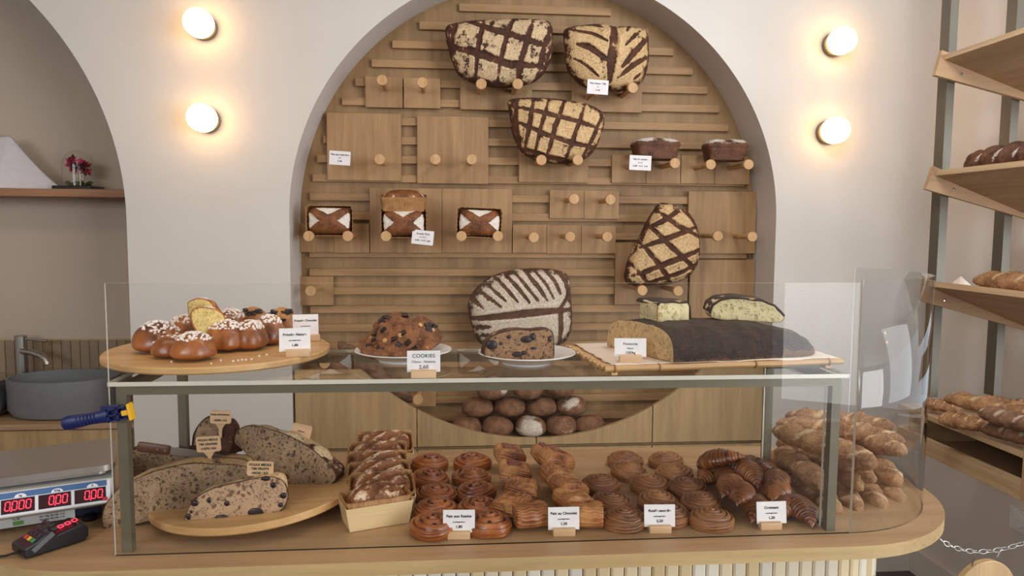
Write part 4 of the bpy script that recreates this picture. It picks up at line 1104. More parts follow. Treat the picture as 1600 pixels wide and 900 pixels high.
# wooden pick signs
def pick(label, rect, tip, Y, lines, yaw=0, roll=0, mat=None, txt=0.0058):
    cx, cy_ = (rect[0]+rect[2])/2, (rect[1]+rect[3])/2
    a, b = atY(rect[0], cy_, Y), atY(rect[2], cy_, Y); w = (b-a).length; h_ = (atY(cx, rect[1], Y)-atY(cx, rect[3], Y)).length
    c = atY(cx, cy_, Y); z0 = atY(cx, tip, Y).z-c.z
    t = thing('pick_sign', label, 'price sign', c, (0, R_(roll), R_(yaw)), 'wooden price picks stuck in the loaves')
    sh = rrect(w, h_, 0.005); sh = [p for p in sh if p[1] > -h_/2+1e-6 or abs(p[0]) > 0.0] 
    plate('blank', sh, 0, 0.0025, M_tagwood, t)
    plate('stem', [(-0.012, -h_/2+0.001), (-0.0035, -h_/2-0.012), (-0.003, z0), (0.003, z0), (0.0035, -h_/2-0.012), (0.012, -h_/2+0.001)], 0.0001, 0.0023, M_tagwood, t)
    for body, dz in lines: text(t, body, (0, -0.0005, dz*h_), txt, spacing=1.05, bold=0.03)
pick('wooden pick sign reading Polka Meule T80 Graines in the left loaf', (306,682,345,706), 730, 1.55, [('POLKA MEULE', .27), ('T80 GRAINES', 0.0), ('11€70 / KG', -.29)], -4, -4, txt=0.0062)
pick('wooden pick sign reading Polka Meule T80 Fruits in the fruit loaf', (386,721,427,744), 760, 1.462, [('POLKA MEULE', .27), ('T80 FRUITS', 0.0), ('10€20 / KG', -.29)], 2, 3, txt=0.0064)
pick('wooden pick sign on the back heel of bread', (328,642,361,662), 684, 1.68, [('PAIN INTEGRAL', .2), ('10€80 / KG', -.24)], 0, 2, txt=0.0056)
pick('small tilted wooden pick sign in the big propped loaf', (455,663,486,688), 703, 1.66, [('POLKA', 0.05)], 0, 14, txt=0.0045)

# ------------------------------------------------------------------ loaves in wooden baking forms
def form_loaf(label, c, rot, seed):
    t = thing('loaf_in_form', label, 'bread', c, rot, 'small loaves in wooden baking forms')
    w, d, h = 0.138, 0.078, 0.048; mb = MB(); vs = []
    for (sw, z) in ((0.88, 0.0), (1.0, h)):
        for x, y in ((-1, -1), (1, -1), (1, 1), (-1, 1)): vs.append((x*w/2*sw, y*d/2*sw, z))
    for (sw, z) in ((0.84, 0.003), (0.965, h)):
        for x, y in ((-1, -1), (1, -1), (1, 1), (-1, 1)): vs.append((x*w/2*sw, y*d/2*sw, z))
    fs = []
    for i in range(4):
        j = (i+1) % 4; fs += [(i, j, 4+j, 4+i), (8+j, 8+i, 12+i, 12+j), (4+i, 4+j, 12+j, 12+i)]
    fs += [(3, 2, 1, 0), (8, 9, 10, 11)]
    mb.add(vs, fs).build('wooden_form', M_thinwood, t)
    n = 160; B0, _ = star(rrect(w*0.955, d*0.94, 0.012), n, (0, 0), False); vs, fs = [], []
    for k, (sc, z) in enumerate(((0.90, 0.006), (0.99, h-0.001), (1.035, h+0.011), (1.02, h+0.0108), (0.965, h-0.003), (0.86, 0.010))):
        for i, b in enumerate(B0):
            fl = 1+0.022*math.sin(i*2*math.pi/n*44)*(z > h*0.6); vs.append((b[0]*sc*fl, b[1]*sc*fl, z+(0.0035*noise.noise(Vector((b[0]*30+seed, b[1]*30, 0))) if z > h else 0)))
    for k in range(5):
        for i in range(n): j = (i+1) % n; fs.append((k*n+i, k*n+j, (k+1)*n+j, (k+1)*n+i))
    mk('paper_liner', vs, fs, M_formpaper, t, True)
    out = rrect(w*0.9, d*0.86, 0.026)
    r = random.Random(seed)
    s = [(0.008, [(-w*.36, -d*.18), (-w*.12, d*.12), (w*.02, d*.33)]), (0.009, [(-w*.10, -d*.34), (w*.10, 0), (w*.34, d*.22)]), (0.006, [(w*.2, -d*.3), (w*.4, -d*.05)])]
    v, f, a = dome(out, s, 0.034, 0.02, nseg=96, rings=30, rough=0.003, edge=0.85, seed=seed, depth=0.005)
    v = [(x, y2, -yy) for x, yy, y2 in v]
    f = [q[::-1] for q in f]
    a['flour'] = [q*0.8 for q in a['flour']]; mk('loaf', v, f, M_formloaf, t, True, a, loc=(0, 0, h-0.006))
    return t
fl_data = [((587,815),0.0,20,0,'nearest loaf in a pale wooden baking form'),
 ((596,793),0.006,9,20,'second nearest loaf in a baking form'), ((592,776),0.010,6,24,'third loaf in a baking form from the front'),
 ((590,761),0.014,5,26,'fourth loaf in a baking form from the front'), ((590,747),0.018,5,26,'fifth loaf in a baking form, second from the back'),
 ((602,732),0.024,5,24,'rearmost loaf in a baking form, floury on top')]
for i, ((px, py), dz, yaw, tilt, lab) in enumerate(fl_data):
    p = atZ(px, py, ZC); form_loaf(lab, (p.x, p.y, ZC+0.001+dz), (R_(tilt), 0, R_(yaw)), i+1)

# ------------------------------------------------------------------ spiral rolls
def spiral(R, H, turns, cone, seed, top=0.9, rid=0.16, wob=0.03, n=120, m=66):
    vs, fs, la, gr = [], [], [], []
    for i in range(m+1):
        s = i/m
        for k in range(n):
            a = 2*math.pi*k/n
            edge = 1+wob*math.sin(a+seed)+wob*0.6*math.sin(2*a+seed*2.1)+0.10*math.exp(-((a-1.0)/0.35)**2)*(s > 0.6)
            if s < 0.8: q = s/0.8; r = R*q; zt = H*(1-0.35*q**3)*(1-cone*q)+H*cone*0.0
            else: q = (s-0.8)/0.2; r = R*(1+0.05*math.sin(q*math.pi)); zt = H*(0.65*(1-cone))*math.cos(q*math.pi/2)
            rr = min(1, s/0.8)
            ph = turns*rr - a/(2*math.pi); f_ = ph-math.floor(ph)
            g_ = min(f_, 1-f_)*2
            ridge = g_**0.45
            side = 1 if s < 0.8 else 0.0
            if s >= 0.8:
                ln = 0.5+0.5*math.sin(q*math.pi*2*3.0+a*2); r *= 1-0.025*ln
            z = zt + (ridge-0.7)*H*rid*side
            nn = nz((r*math.cos(a)*1+seed, r*math.sin(a), z), 30)*0.0022
            vs.append((r*edge*math.cos(a), r*edge*math.sin(a), max(0, z+nn)))
            la.append(f_*2.2+rr*1.0 if s < 0.8 else q*3.5+a*0.3); gr.append(max(0, 1-g_*5.5) if s < 0.8 else max(0, 1-ln*5)*0.5)
    for i in range(m):
        for k in range(n):
            j = (k+1) % n; fs.append((i*n+k, (i+1)*n+k, (i+1)*n+j, i*n+j))
    return vs, fs, {'layer': la, 'groove': gr}
_r = MB().lathe([(0.0001, -0.0055)]+[(0.0055*math.sin(R_(a)), -0.0055*math.cos(R_(a))) for a in range(20, 180, 20)]+[(0.0001, 0.0055)], 14).build('raisin', M_raisin, None, True)
RAISIN = _r.data; bpy.data.objects.remove(_r)
def put(kind, proto, mat, data, z0, group, namefn=None):
    for i, (px, py, lab, tx, ty) in enumerate(data):
        v, f, a = proto[i % len(proto)]
        key = (kind, i % len(proto))
        if key not in CACHE:
            o = mk(kind, v, f, mat, None, True, a); CACHE[key] = o.data
        else:
            o = bpy.data.objects.new(kind, CACHE[key]); link(o)
        p = atZ(px, py, ZC+0.022); o.location = (p.x, p.y, ZC+z0)
        o.rotation_euler = (R_(tx), R_(ty), rng.random()*6.28 if kind != 'cinnamon_roll' else rng.uniform(-1.2, 1.2)); tag(o, lab, 'pastry', group)
        if kind == 'raisin_roll':
            for q in range(5):
                aa = q*1.31+i; rr_ = 0.010+0.0056*q
                b_ = link(bpy.data.objects.new('raisin', RAISIN), o); b_.location = (rr_*math.cos(aa), rr_*math.sin(aa), 0.0315-0.0016*q); b_.scale = (1, 0.75, 0.6); b_.rotation_euler = (0, 0, aa)
CACHE = {}
P1 = [spiral(0.0445, 0.034, 3.2, 0.16, s_, rid=0.32, wob=0.05) for s_ in (1, 2, 3, 4)]
put('raisin_roll', P1, M_raisinroll, [
 (672,719,'rearmost raisin roll of the left column',0,0),(737,717,'rearmost raisin roll of the right column',0,0),
 (670,743,'second raisin roll from the back, left column',4,0),(736,741,'second raisin roll from the back, right column',4,0),
 (680,768,'middle raisin roll of the left column with a pale custard centre',3,0),(741,763,'middle raisin roll of the right column',3,0),
 (680,791,'raisin roll just behind the front left one',3,0),(748,789,'raisin roll just behind the white card, right column',3,0),
 (674,816,'front left raisin roll beside the nearest wooden form',0,0),(764,812,'front right raisin roll beside the white card',0,0)], 0.001, 'raisin rolls in two columns')
P2 = [spiral(0.0435, 0.035, 4.4, 0.20, s_, rid=0.21, wob=0.045) for s_ in (5, 6, 7)]
put('cinnamon_roll', P2, M_roll, [
 (978,714,'rearmost cinnamon roll of the left column',0,0),(983,731,'cinnamon roll overlapping the rearmost one, left column',6,0),
 (939,752,'cinnamon roll nearest the chocolate pastries, third row back',0,0),(955,780,'cinnamon roll second from the front at the left',0,0),
 (974,806,'front left cinnamon roll left of its white card',0,0),(1014,752,'cinnamon roll at the centre of the patch',0,0),
 (1029,778,'cinnamon roll right behind the white card',0,0),(1041,715,'rearmost cinnamon roll of the right column',0,0),
 (1052,735,'second cinnamon roll from the back, right column',4,0),(1074,757,'middle cinnamon roll of the right column',0,0),
 (1096,781,'cinnamon roll second from the front at the right',0,0),(1111,805,'front right cinnamon roll nearest the croissants',0,0),
 (1046,798,'cinnamon roll half hidden by the white card',0,0)], 0.001, 'cinnamon rolls')

# ------------------------------------------------------------------ chocolate pastries
def pac(L_, Wd, H, seed, n=64, m=44):
    vs, fs, la, gr = [], [], [], []
    for i in range(m+1):
        t = -1+2*i/m; x = t*L_/2; e = max(0.0, 1-abs(t)**7)**0.5
        for k in range(n):
            a = 2*math.pi*k/n; ca, sa = math.cos(a), math.sin(a)
            y = math.copysign(abs(ca)**0.62, ca)*Wd/2; z = math.copysign(abs(sa)**0.8, sa)*H*0.5
            # two rolled lobes with a shallow valley, folded edge on one side
            valley = 0.13*math.exp(-(y/(Wd*0.14))**2)*(sa > 0)
            step = 0.03*((abs(ca)*3.0+0.2*seed) % 1.0)
            sc = (0.84+0.16*e)*(1-step*(abs(ca) > 0.35)) if abs(t) < 1 else 0.0
            fold = 0.0012*math.sin(t*9+seed)*(sa > 0)
            zz = z*(1-valley)*(0.86+0.14*e)+fold
            nn = nz((x+seed, y, z), 26)*0.004
            lay = 0.0006*math.sin(a*26+seed)*(abs(ca) > 0.4)*(sa > -0.6)
            vs.append((x*(1+0.012*math.sin(a*22)*(abs(t) > .8)), y*sc+lay*(1 if ca > 0 else -1)+nn, zz+H*0.5+nn*(sa > 0))); la.append(a*3.5+abs(t)*1.5*(abs(t) > 0.75)); gr.append(0.9*math.exp(-((abs(ca)-0.55)/0.05)**2)*(sa > 0)*0.35 if abs(t) < .9 else 0.3)
    k0 = len(vs)
    for t in (0, m): vs.append((( -1 if t == 0 else 1)*L_/2*1.01, 0, H*0.5)); la.append(0); gr.append(0.4)
    for i in range(m):
        for k in range(n):
            j = (k+1) % n; fs.append((i*n+k, i*n+j, (i+1)*n+j, (i+1)*n+k))
    for k in range(n): fs += [(k0, (k+1) % n, k), (k0+1, m*n+k, m*n+(k+1) % n)]
    return vs, fs, {'layer': la, 'groove': gr}
def pac_glaze(L_, Wd, H, seed):
    vs, fs = [], []; n1, n2 = 16, 20
    for i in range(n1+1):
        for j in range(n2+1):
            t = -0.62+1.24*i/n1; u_ = -0.60+1.2*j/n2
            x = t*L_/2*(1+0.08*math.sin(j*1.3+seed)); y = u_*Wd/2*(1+0.06*math.sin(i*1.7+seed)); sa = math.sqrt(max(0, 1-abs(u_)**3.2))
            z = H*0.5+H*0.5*sa**0.8*(1-0.13*math.exp(-(y/(Wd*0.14))**2))+0.0012+nz((x+seed, y, 0), 60)*0.003-(0.0035 if i in (0, n1) or j in (0, n2) else 0)
            vs.append((x, y, z+0.0022*math.sin(t*9+seed)))
    for i in range(n1):
        for j in range(n2): k = i*(n2+1)+j; fs.append((k, k+n2+1, k+n2+2, k+1))
    return vs, fs
PAC = {}
def pastry(px, py, lab, z, rx, ry, yaw, glaze):
    sd = rng.choice((1, 2, 3)); p = atZ(px, py, ZC+0.02)
    t = thing('chocolate_pastry', lab, 'pastry', (p.x, p.y, ZC+z), (R_(rx), R_(ry), R_(yaw)), 'chocolate pastries in two columns')
    for nm, fn, mt in (('pastry_body', pac, M_pac), ('glazed_top', pac_glaze, M_glaze)):
        if nm == 'glazed_top' and not glaze: continue
        if (nm, sd) not in PAC:
            q = fn(0.074, 0.076, 0.044, sd); o = mk(nm, q[0], q[1], mt, t, True, q[2] if len(q) > 2 else None); PAC[(nm, sd)] = o.data
        else: link(bpy.data.objects.new(nm, PAC[(nm, sd)]), t)
for q in [
 (793,722,'glazed chocolate pastry at the back of the left column',0.016,14,0,96,1),(801,748,'glazed chocolate pastry second from the back, left column',0.014,14,0,92,1),
 (812,774,'dark chocolate pastry in the middle of the left column',0.010,12,0,80,0),(800,794,'small chocolate pastry low at the left, behind the front one',0.001,0,0,60,0),
 (829,806,'front left chocolate pastry lying left of its white card',0.001,0,0,8,0),
 (852,722,'glazed chocolate pastry at the back of the right column',0.016,14,0,98,1),(866,734,'second chocolate pastry from the back, right column, flaky glazed top',0.022,14,4,102,1),
 (868,757,'pale golden chocolate pastry in the middle of the right column',0.016,18,0,100,0),(884,772,'pale golden chocolate pastry leaning third from the front, right column',0.012,16,0,104,0),
 (893,790,'chocolate pastry leaning just behind the white card',0.006,14,0,108,0),(914,805,'front right chocolate pastry lying right of the white card',0.001,0,0,-8,0)]:
    pastry(*q)

# ------------------------------------------------------------------ croissants
def croissant(L_, R, seed, bend=0.55, n=44, m=120, segs=7):
    vs, fs, la, gr = [], [], [], []
    for i in range(m+1):
        t = -1+2*i/m; ang = t*bend; Rb = L_/2/max(0.01, math.sin(bend))
        cx, cyy = Rb*math.sin(ang), Rb*(math.cos(ang)-math.cos(bend))*-1
        T_ = abs(t); prof = (1-T_**1.7)**0.75
        for k in range(n):
            a = 2*math.pi*k/n; ca, sa = math.cos(a), math.sin(a)
            u_ = T_*segs/2 + 0.10*math.sin(a+seed)*(1 if t > 0 else -1)+0.25
            f_ = u_-math.floor(u_)
            st = 1+0.18*(0.5-f_)*(T_ < 0.97)
            tipup = 0.0
            rr = R*prof*st*(1+0.05*nz((t*2+seed, ca, sa), 1.2))+0.0008*(0 < i < m)
            zz = rr*sa*(0.92 if sa > 0 else 0.55)
            x = cx+rr*ca*math.sin(ang)*-1*0; y = cyy
            nx, ny = math.sin(ang), -math.cos(ang)
            vs.append((cx+nx*rr*ca, cyy+ny*rr*ca, zz+R*0.55*prof**0.4)); la.append(f_*3.0+T_); gr.append(max(0, 1-f_*9)*0.9*(T_ < .95))
    for i in range(m):
        for k in range(n):
            j = (k+1) % n; fs.append((i*n+k, i*n+j, (i+1)*n+j, (i+1)*n+k))
    return vs, fs, {'layer': la, 'groove': gr}
PC = [croissant(0.128, 0.0285, s_, b_) for s_, b_ in ((1, 0.5), (2, 0.75), (3, 0.35))]
for i, (px, py, z, yaw, rx, ry, lab) in enumerate([
 (1100,732,0.002,60,0,0,'croissant at the back left of the croissant heap'), (1120,742,0.012,75,0,0,'croissant lying behind the glossy dark one, back left of the heap'),
 (1163,722,0.002,20,0,0,'croissant at the very back of the heap, right of centre'), (1183,735,0.016,120,0,0,'croissant at the back right of the heap near the post'),
 (1131,722,0.045,-50,0,-24,'topmost croissant with its horns pointing up at the back'), (1162,742,0.034,95,0,0,'croissant in the upper middle of the heap'),
 (1130,758,0.022,66,0,6,'glossy dark croissant in the middle left of the heap'), (1194,752,0.028,72,0,8,'wide dark croissant in the middle right of the heap'),
 (1150,771,0.020,70,0,10,'pale-ridged croissant right above the front left one'), (1202,765,0.018,68,0,8,'croissant behind the white Croissant card'),
 (1163,787,0.002,78,0,4,'front left croissant pointing at the viewer'), (1213,782,0.002,66,0,0,'front croissant partly hidden by the white card'),
 (1238,790,0.002,100,0,0,'rightmost croissant beside the glass'), (1172,764,0.002,90,0,0,'croissant buried low in the middle of the heap')]):
    key = ('cr', i % 3)
    v, f, a = PC[i % 3]
    if key not in CACHE: o = mk('croissant', v, f, M_croissant, None, True, a); CACHE[key] = o.data
    else: o = link(bpy.data.objects.new('croissant', CACHE[key]))
    p = atZ(px, py, ZC+0.025+z*0.6); o.location = (p.x, p.y, ZC+z); o.rotation_euler = (R_(rx), R_(ry), R_(yaw)); tag(o, lab, 'pastry', 'croissants heaped at the right of the case')

# ------------------------------------------------------------------ baguettes on the counter
def baguette(label, A, B, R, seed, mat=None, roll=0, cuts=4, group='baguettes piled inside the curved screen', lift=0.15, name='baguette'):
    A, B = Vector(A), Vector(B); v, f, a = batard((B-A).length, R, seed, cuts, 36, 110, 3.6, lift, 0.006, 0.9, 0.16)
    o = mk(name, v, f, mat or M_bag, None, True, a); along(o, A, B, R_(roll)); return tag(o, label, 'baguette', group)
def G(px, py, Y): return atY(px, py, Y)
bag = [
 ('front left baguette of the bottom layer, beside the case post', (1232,745,1.72), (1308,802,1.455), 0.028),
 ('bottom layer baguette with its tip against the screen seam', (1262,735,1.75), (1344,800,1.465), 0.028),
 ('third bottom baguette, ending under the curved sheet', (1300,735,1.76), (1382,795,1.475), 0.028),
 ('rightmost bottom baguette ending at the curve', (1340,735,1.77), (1408,785,1.51), 0.026),
 ('second layer baguette at the left of the pile', (1214,705,1.76), (1290,765,1.50), 0.029),
 ('second layer baguette in the middle of the pile', (1262,700,1.78), (1345,762,1.50), 0.029),
 ('second layer baguette at the right, tip near the curve', (1330,705,1.78), (1404,755,1.54), 0.028),
 ('third layer baguette with a blunt tip behind the post', (1215,690,1.80), (1368,752,1.50), 0.028),
 ('third layer baguette at the right of the pile', (1300,678,1.80), (1416,708,1.60), 0.028),
 ('long baguette lying across the top, its end at the seam', (1207,672,1.72), (1370,728,1.47), 0.029),
 ('baguette behind the top one, tip at the upper right', (1212,662,1.82), (1415,690,1.66), 0.028),
 ('topmost rear baguette with a rounded dark end', (1226,650,1.84), (1400,668,1.70), 0.026),
 ('short baguette end low at the back left of the pile', (1206,715,1.83), (1262,735,1.66), 0.028),
]
for i, (lab, a, b, R) in enumerate(bag): baguette(lab, G(*a), G(*b), R, i*1.3, roll=rng.uniform(-30, 30))
# ------------------------------------------------------------------ left niche: shelf, napkin, flower dome, basin
YN = 3.75
def shelf_at(px0, px1, ptop, pbot, Y, name, label, mat, depth, x0=None):
    a = atY(px1, ptop, Y); b = atY(px1, pbot, Y); xr = -1.335; xl = x0 if x0 is not None else -4.35
    o = MB().box(((xl+xr)/2, Y+depth/2, (a.z+b.z)/2), (xr-xl, depth, a.z-b.z), bev=0.001).build(name, mat); tag(o, label, 'shelf'); return a.z
zs = shelf_at(0, 100, 295, 307, 3.47, 'niche_shelf', 'brown wooden shelf in the left arched niche', wood('walnut_tinted_shelf', (176, 128, 92), (140, 96, 64), 'x'), 0.27)
# folded white napkin / cloth draped like a tent
t0 = atY(8, 210, 3.56); t1 = atY(88, 294, 3.52); bl = atY(-60, 301, 3.50)
ax_, az_ = t0.x, t0.z; vs, fs = [], []; n1, n2 = 40, 30
for side in (0, 1):
    base_ = len(vs)
    for i in range(n1+1):
        s_ = i/n1
        for j in range(n2+1):
            q = j/n2; w = -0.62+0.92*s_ if 0 else s_
            # ridge from apex to the right toe; skirt falls to the front or back
            rx_ = ax_-0.25+(0.0)*s_
            x = (ax_-0.42)+(t1.x-ax_+0.42)*s_
            if x < ax_: top_ = az_-0.55*(ax_-x)*0.2
            else: u_ = (x-ax_)/(t1.x-ax_); top_ = az_+(zs-az_)*(1-(1-u_)**1.28)
            top_ = max(top_, zs+0.001)
            y0 = 3.60; spread = 0.10*(top_-zs)/(az_-zs)+0.012
            fold = 0.010*math.sin(x*28+side)*q*min(1, (top_-zs)*8)
            y = y0+(-1 if side == 0 else 1)*(spread*q**0.8+fold); z = top_+(zs+0.0015-top_)*q
            vs.append((x, y, z))
    for i in range(n1):
        for j in range(n2):
            k = base_+i*(n2+1)+j; fs.append((k, k+n2+1, k+n2+2, k+1) if side == 0 else (k, k+1, k+n2+2, k+n2+1))
o = mk('white_cloth', vs, fs, M_napkin, None, True); md = o.modifiers.new('s', 'SOLIDIFY'); md.thickness = 0.002; md.offset = 0
tag(o, 'white cloth draped in a peak on the niche shelf', 'cloth')
# flower dome
c = atY(123, 294, 3.60)
fd = thing('flower_dome', 'glass dome with dried pink flowers on a black base on the niche shelf', 'flower dome', (c.x, 3.60, zs))
MB().box((0, 0, 0.009), (0.168, 0.14, 0.017), bev=0.001).build('base', M_black, fd)
prof = [(0.066, 0.0185), (0.066, 0.115)]+[(0.066*math.cos(R_(a)), 0.115+0.070*math.sin(R_(a))) for a in range(8, 91, 8)]+[(0.0001, 0.185)]
prof += [(r_-0.0018 if r_ > 0.002 else r_, z_-0.0015) for r_, z_ in prof[::-1]]
MB().lathe(prof, 48).build('glass_dome', M_glass, fd, True)
ms = {'pink': plain('pink_petal', (214, 70, 124), 0.7), 'red': plain('crimson_petal', (170, 28, 56), 0.7), 'dark': plain('dark_plum_petal', (70, 26, 44), 0.8), 'stem': plain('dry_stem', (170, 140, 96), .8), 'moss': plain('green_moss', (92, 96, 40), .95)}
r = random.Random(11)
for i in range(15):
    col = ('pink', 'red', 'dark')[(i*7) % 3]
    a = r.random()*6.28; q = 0.012+0.034*r.random(); z = 0.075+0.085*r.random()*(1-q*8); z = min(z, 0.165)
    fx, fy = q*math.cos(a), q*math.sin(a)
    h = MB()
    for k in range(16):
        d = Vector((r.gauss(0, 1), r.gauss(0, 1), r.gauss(0, 1))).normalized(); e = d.orthogonal().normalized(); g_ = d.cross(e); l_ = 0.014+0.012*r.random(); w_ = 0.007
        h.add([Vector((0, 0, 0)), d*l_*0.6+e*w_, d*l_, d*l_*0.6-e*w_, d*l_*0.5+g_*w_*0.5], [(0, 1, 4), (1, 2, 4), (2, 3, 4), (3, 0, 4), (0, 3, 2, 1)])
    fo_ = h.build('flower_head', ms[col], fd, loc=(fx, fy, z))
    MB().tube([(fx, fy, z), (fx*0.6, fy*0.6, z*0.5+0.01), (fx*0.3, fy*0.3, 0.02)], 0.0009, 6).build('stem', ms['stem'], fd)
mo = MB()
for i in range(60):
    a = r.random()*6.28; q = 0.054*math.sqrt(r.random()); mo.box((q*math.cos(a), q*math.sin(a), 0.022+0.016*r.random()), (0.014, 0.006, 0.008), rot=Matrix.Rotation(r.random()*3, 3, 'X') @ Matrix.Rotation(r.random()*3, 3, 'Z'), bev=0.001)
mo.build('moss', ms['moss'], fd)['kind'] = 'stuff'
# washstand
zc2 = 1.5-0.262*3.24
ws = thing('washstand_cabinet', 'oak washstand cabinet with a thick top in the left niche', 'cabinet', (-2.3, 3.24, 0))
MB().box((-0.0, 0.24, zc2-0.012), (1.93, 0.50, 0.024), bev=0.001).build('worktop', M_rackx, ws)
for i in range(3): MB().box((-0.965+0.03+0.3165+i*0.6333-0.03, 0.009, (zc2-0.03+FL)/2+0.03), (0.629, 0.018, zc2-FL-0.09)).build('door', M_cab, ws)
MB().box((0, 0.26, (zc2-0.025+FL)/2), (1.90, 0.46, zc2-FL-0.027)).build('carcass', M_cab, ws)
# tiles
tl = MB(); zt0 = atY(70, 532, YN-0.012).z; th_ = 0.155; pit = 0.0435
for i in range(46):
    for j in range(2):
        x = -1.36-pit*(i+0.5); z1_ = zt0-j*(th_+0.004)
        tl.box((x, YN-0.006, z1_-th_/2), (pit-0.004, 0.010, th_), bev=0.001)
nn_ = N('taupe_handmade_tile'); nn_.base(nn_.ramp(nn_.attr('rnd'), [(0.0, (140, 116, 88)), (0.3, (162, 138, 108)), (0.6, (152, 134, 114)), (1.0, (178, 158, 128))])); M_tt = nn_.set(Roughness=0.35)
bs = thing('tile_splashback', 'stacked taupe tile splashback behind the basin', 'tiles', (-2.3, YN, 0)); bs['kind'] = 'structure'
o = tl.build('tiles', M_tt, bs, loc=(2.3, -YN, 0)); MB().box((0, -0.002, zt0-th_+0.0), (1.93, 0.004, 2*th_+0.012)).build('grout', plain('pale_grout', (196, 172, 138), .85), bs)
# basin
cb_ = atY(101, 610, 3.43); bw = 0.232; hb = 0.168
def oval(rx, ry, z, n=72): return [(rx*math.cos(2*math.pi*i/n), ry*math.sin(2*math.pi*i/n), z) for i in range(n)]
vs = []; rows = [(bw-0.045, 0.125, 0.0), (bw-0.018, 0.150, 0.006), (bw, 0.165, 0.035), (bw, 0.165, hb), (bw-0.008, 0.157, hb), (bw-0.010, 0.155, 0.05), (bw-0.06, 0.11, 0.02)]
for a_, b_, z in rows: vs += oval(a_, b_, z)
fs = []; n = 72
for k in range(len(rows)-1):
    for i in range(n): j = (i+1) % n; fs.append((k*n+i, k*n+j, (k+1)*n+j, (k+1)*n+i))
fs.append(tuple(range(n))[::-1]); fs.append(tuple((len(rows)-1)*n+i for i in range(n)))
o = mk('vessel_basin', vs, fs, M_basin, None, True, loc=(cb_.x, 3.43, zc2+0.0005)); o.data.set_sharp_from_angle(angle=R_(40)); tag(o, 'grey oval vessel basin standing on the washstand', 'basin')
# faucet
cf = atY(36, 600, 3.62)
fa = thing('tall_faucet', 'tall brushed steel faucet behind the left side of the basin', 'faucet', (cf.x, 3.62, zc2))
hz = atY(36, 524, 3.62).z-zc2; sp_z = atY(50, 547, 3.62).z-zc2
MB().lathe([(0.0001, 0), (0.034, 0), (0.034, 0.006), (0.026, 0.008), (0.026, hz-0.002), (0.024, hz), (0.0001, hz)], 36).build('body', M_brushed, fa, True)
MB().tube([(0.012, -0.02, sp_z), (0.07, -0.035, sp_z-0.006), (0.115, -0.05, sp_z-0.018), (0.138, -0.058, sp_z-0.036), (0.148, -0.06, sp_z-0.058)], [0.014, 0.014, 0.015, 0.015, 0.016], 18).build('spout', M_brushed, fa, True)
MB().tube([(0.018, 0, hz-0.018), (0.06, -0.004, hz-0.019), (0.12, -0.008, hz-0.026)], [0.006, 0.0055, 0.0075], 12).build('lever', M_chrome, fa, True)
# towel
ctw = atY(4, 640, 3.42)
vs, fs = [], []; n, m_ = 90, 26; turns = 2.4
for i in range(m_+1):
    y = -0.10+0.20*i/m_
    for k in range(n):
        a = 2*math.pi*turns*k/(n-1); rr = 0.018+0.052*(k/(n-1))*(1+0.08*math.sin(a*2.3+i*0.2)); vs.append((rr*math.cos(a)*1.1+0.004*nz((k*0.2, i*0.3, 0), 1), y, 0.066+rr*math.sin(a)*0.9+0.004*nz((k*0.2, i*0.3, 5), 1)))
for i in range(m_):
    for k in range(n-1): q = i*n+k; fs.append((q, q+n, q+n+1, q+1))
o = mk('rolled_towel', vs, fs, M_towel, None, True, loc=(ctw.x-0.02, 3.42, zc2+0.002)); md = o.modifiers.new('s', 'SOLIDIFY'); md.thickness = 0.014; md.offset = 0
tag(o, 'rolled charcoal towel left of the basin', 'towel')

# ------------------------------------------------------------------ scale
pr = atZ(180, 725, ZC+0.118); p_l = atZ(0, 748, ZC+0.118); bk = atZ(158, 691, ZC+0.118)
sdir = (pr-p_l).normalized(); syaw = math.atan2(sdir.y, sdir.x)
scl = thing('shop_scale', 'steel topped shop scale with red digits at the left end of the counter', 'scale', (pr.x, pr.y, ZC), (0, 0, syaw))
WS, DS = 0.34, 0.21
pp = [( -WS/2+a, DS/2+b) for a, b in rrect(WS, DS, 0.022)]
MB().prism(pp, 0.106, 0.118, 'z').build('platter', plain('brushed_steel_platter', (178, 170, 162), 0.38, 0.85), scl, True)
MB().prism([(-WS/2+a, DS/2+b) for a, b in rrect(WS-0.02, DS-0.02, 0.02)], 0.098, 0.1055, 'z').build('platter_support', M_brushed, scl)
# housing side profile (y,z): sloped display nose
prof = [(-0.012, 0.094), (DS-0.01, 0.094), (DS-0.01, 0.030), (0.03, 0.030), (0.0, 0.036), (-0.030, 0.050)]
MB().prism(prof, -WS+0.006, -0.004, 'x').build('housing', plain('light_grey_scale_plastic', (196, 194, 188), 0.4), scl)
MB().box((-WS/2, DS/2+0.01, 0.019), (WS-0.06, DS-0.05, 0.024), bev=0.003).build('under_body', plain('dark_navy_plastic', (26, 30, 54), .5), scl)
for x in (-WS+0.05, -0.05):
    for y in (0.03, DS-0.03): MB().lathe([(0.0001, 0), (0.014, 0), (0.016, 0.003), (0.016, 0.009), (0.010, 0.013), (0.0001, 0.013)], 24, (x, y, 0)).build('foot', M_black, scl, True)
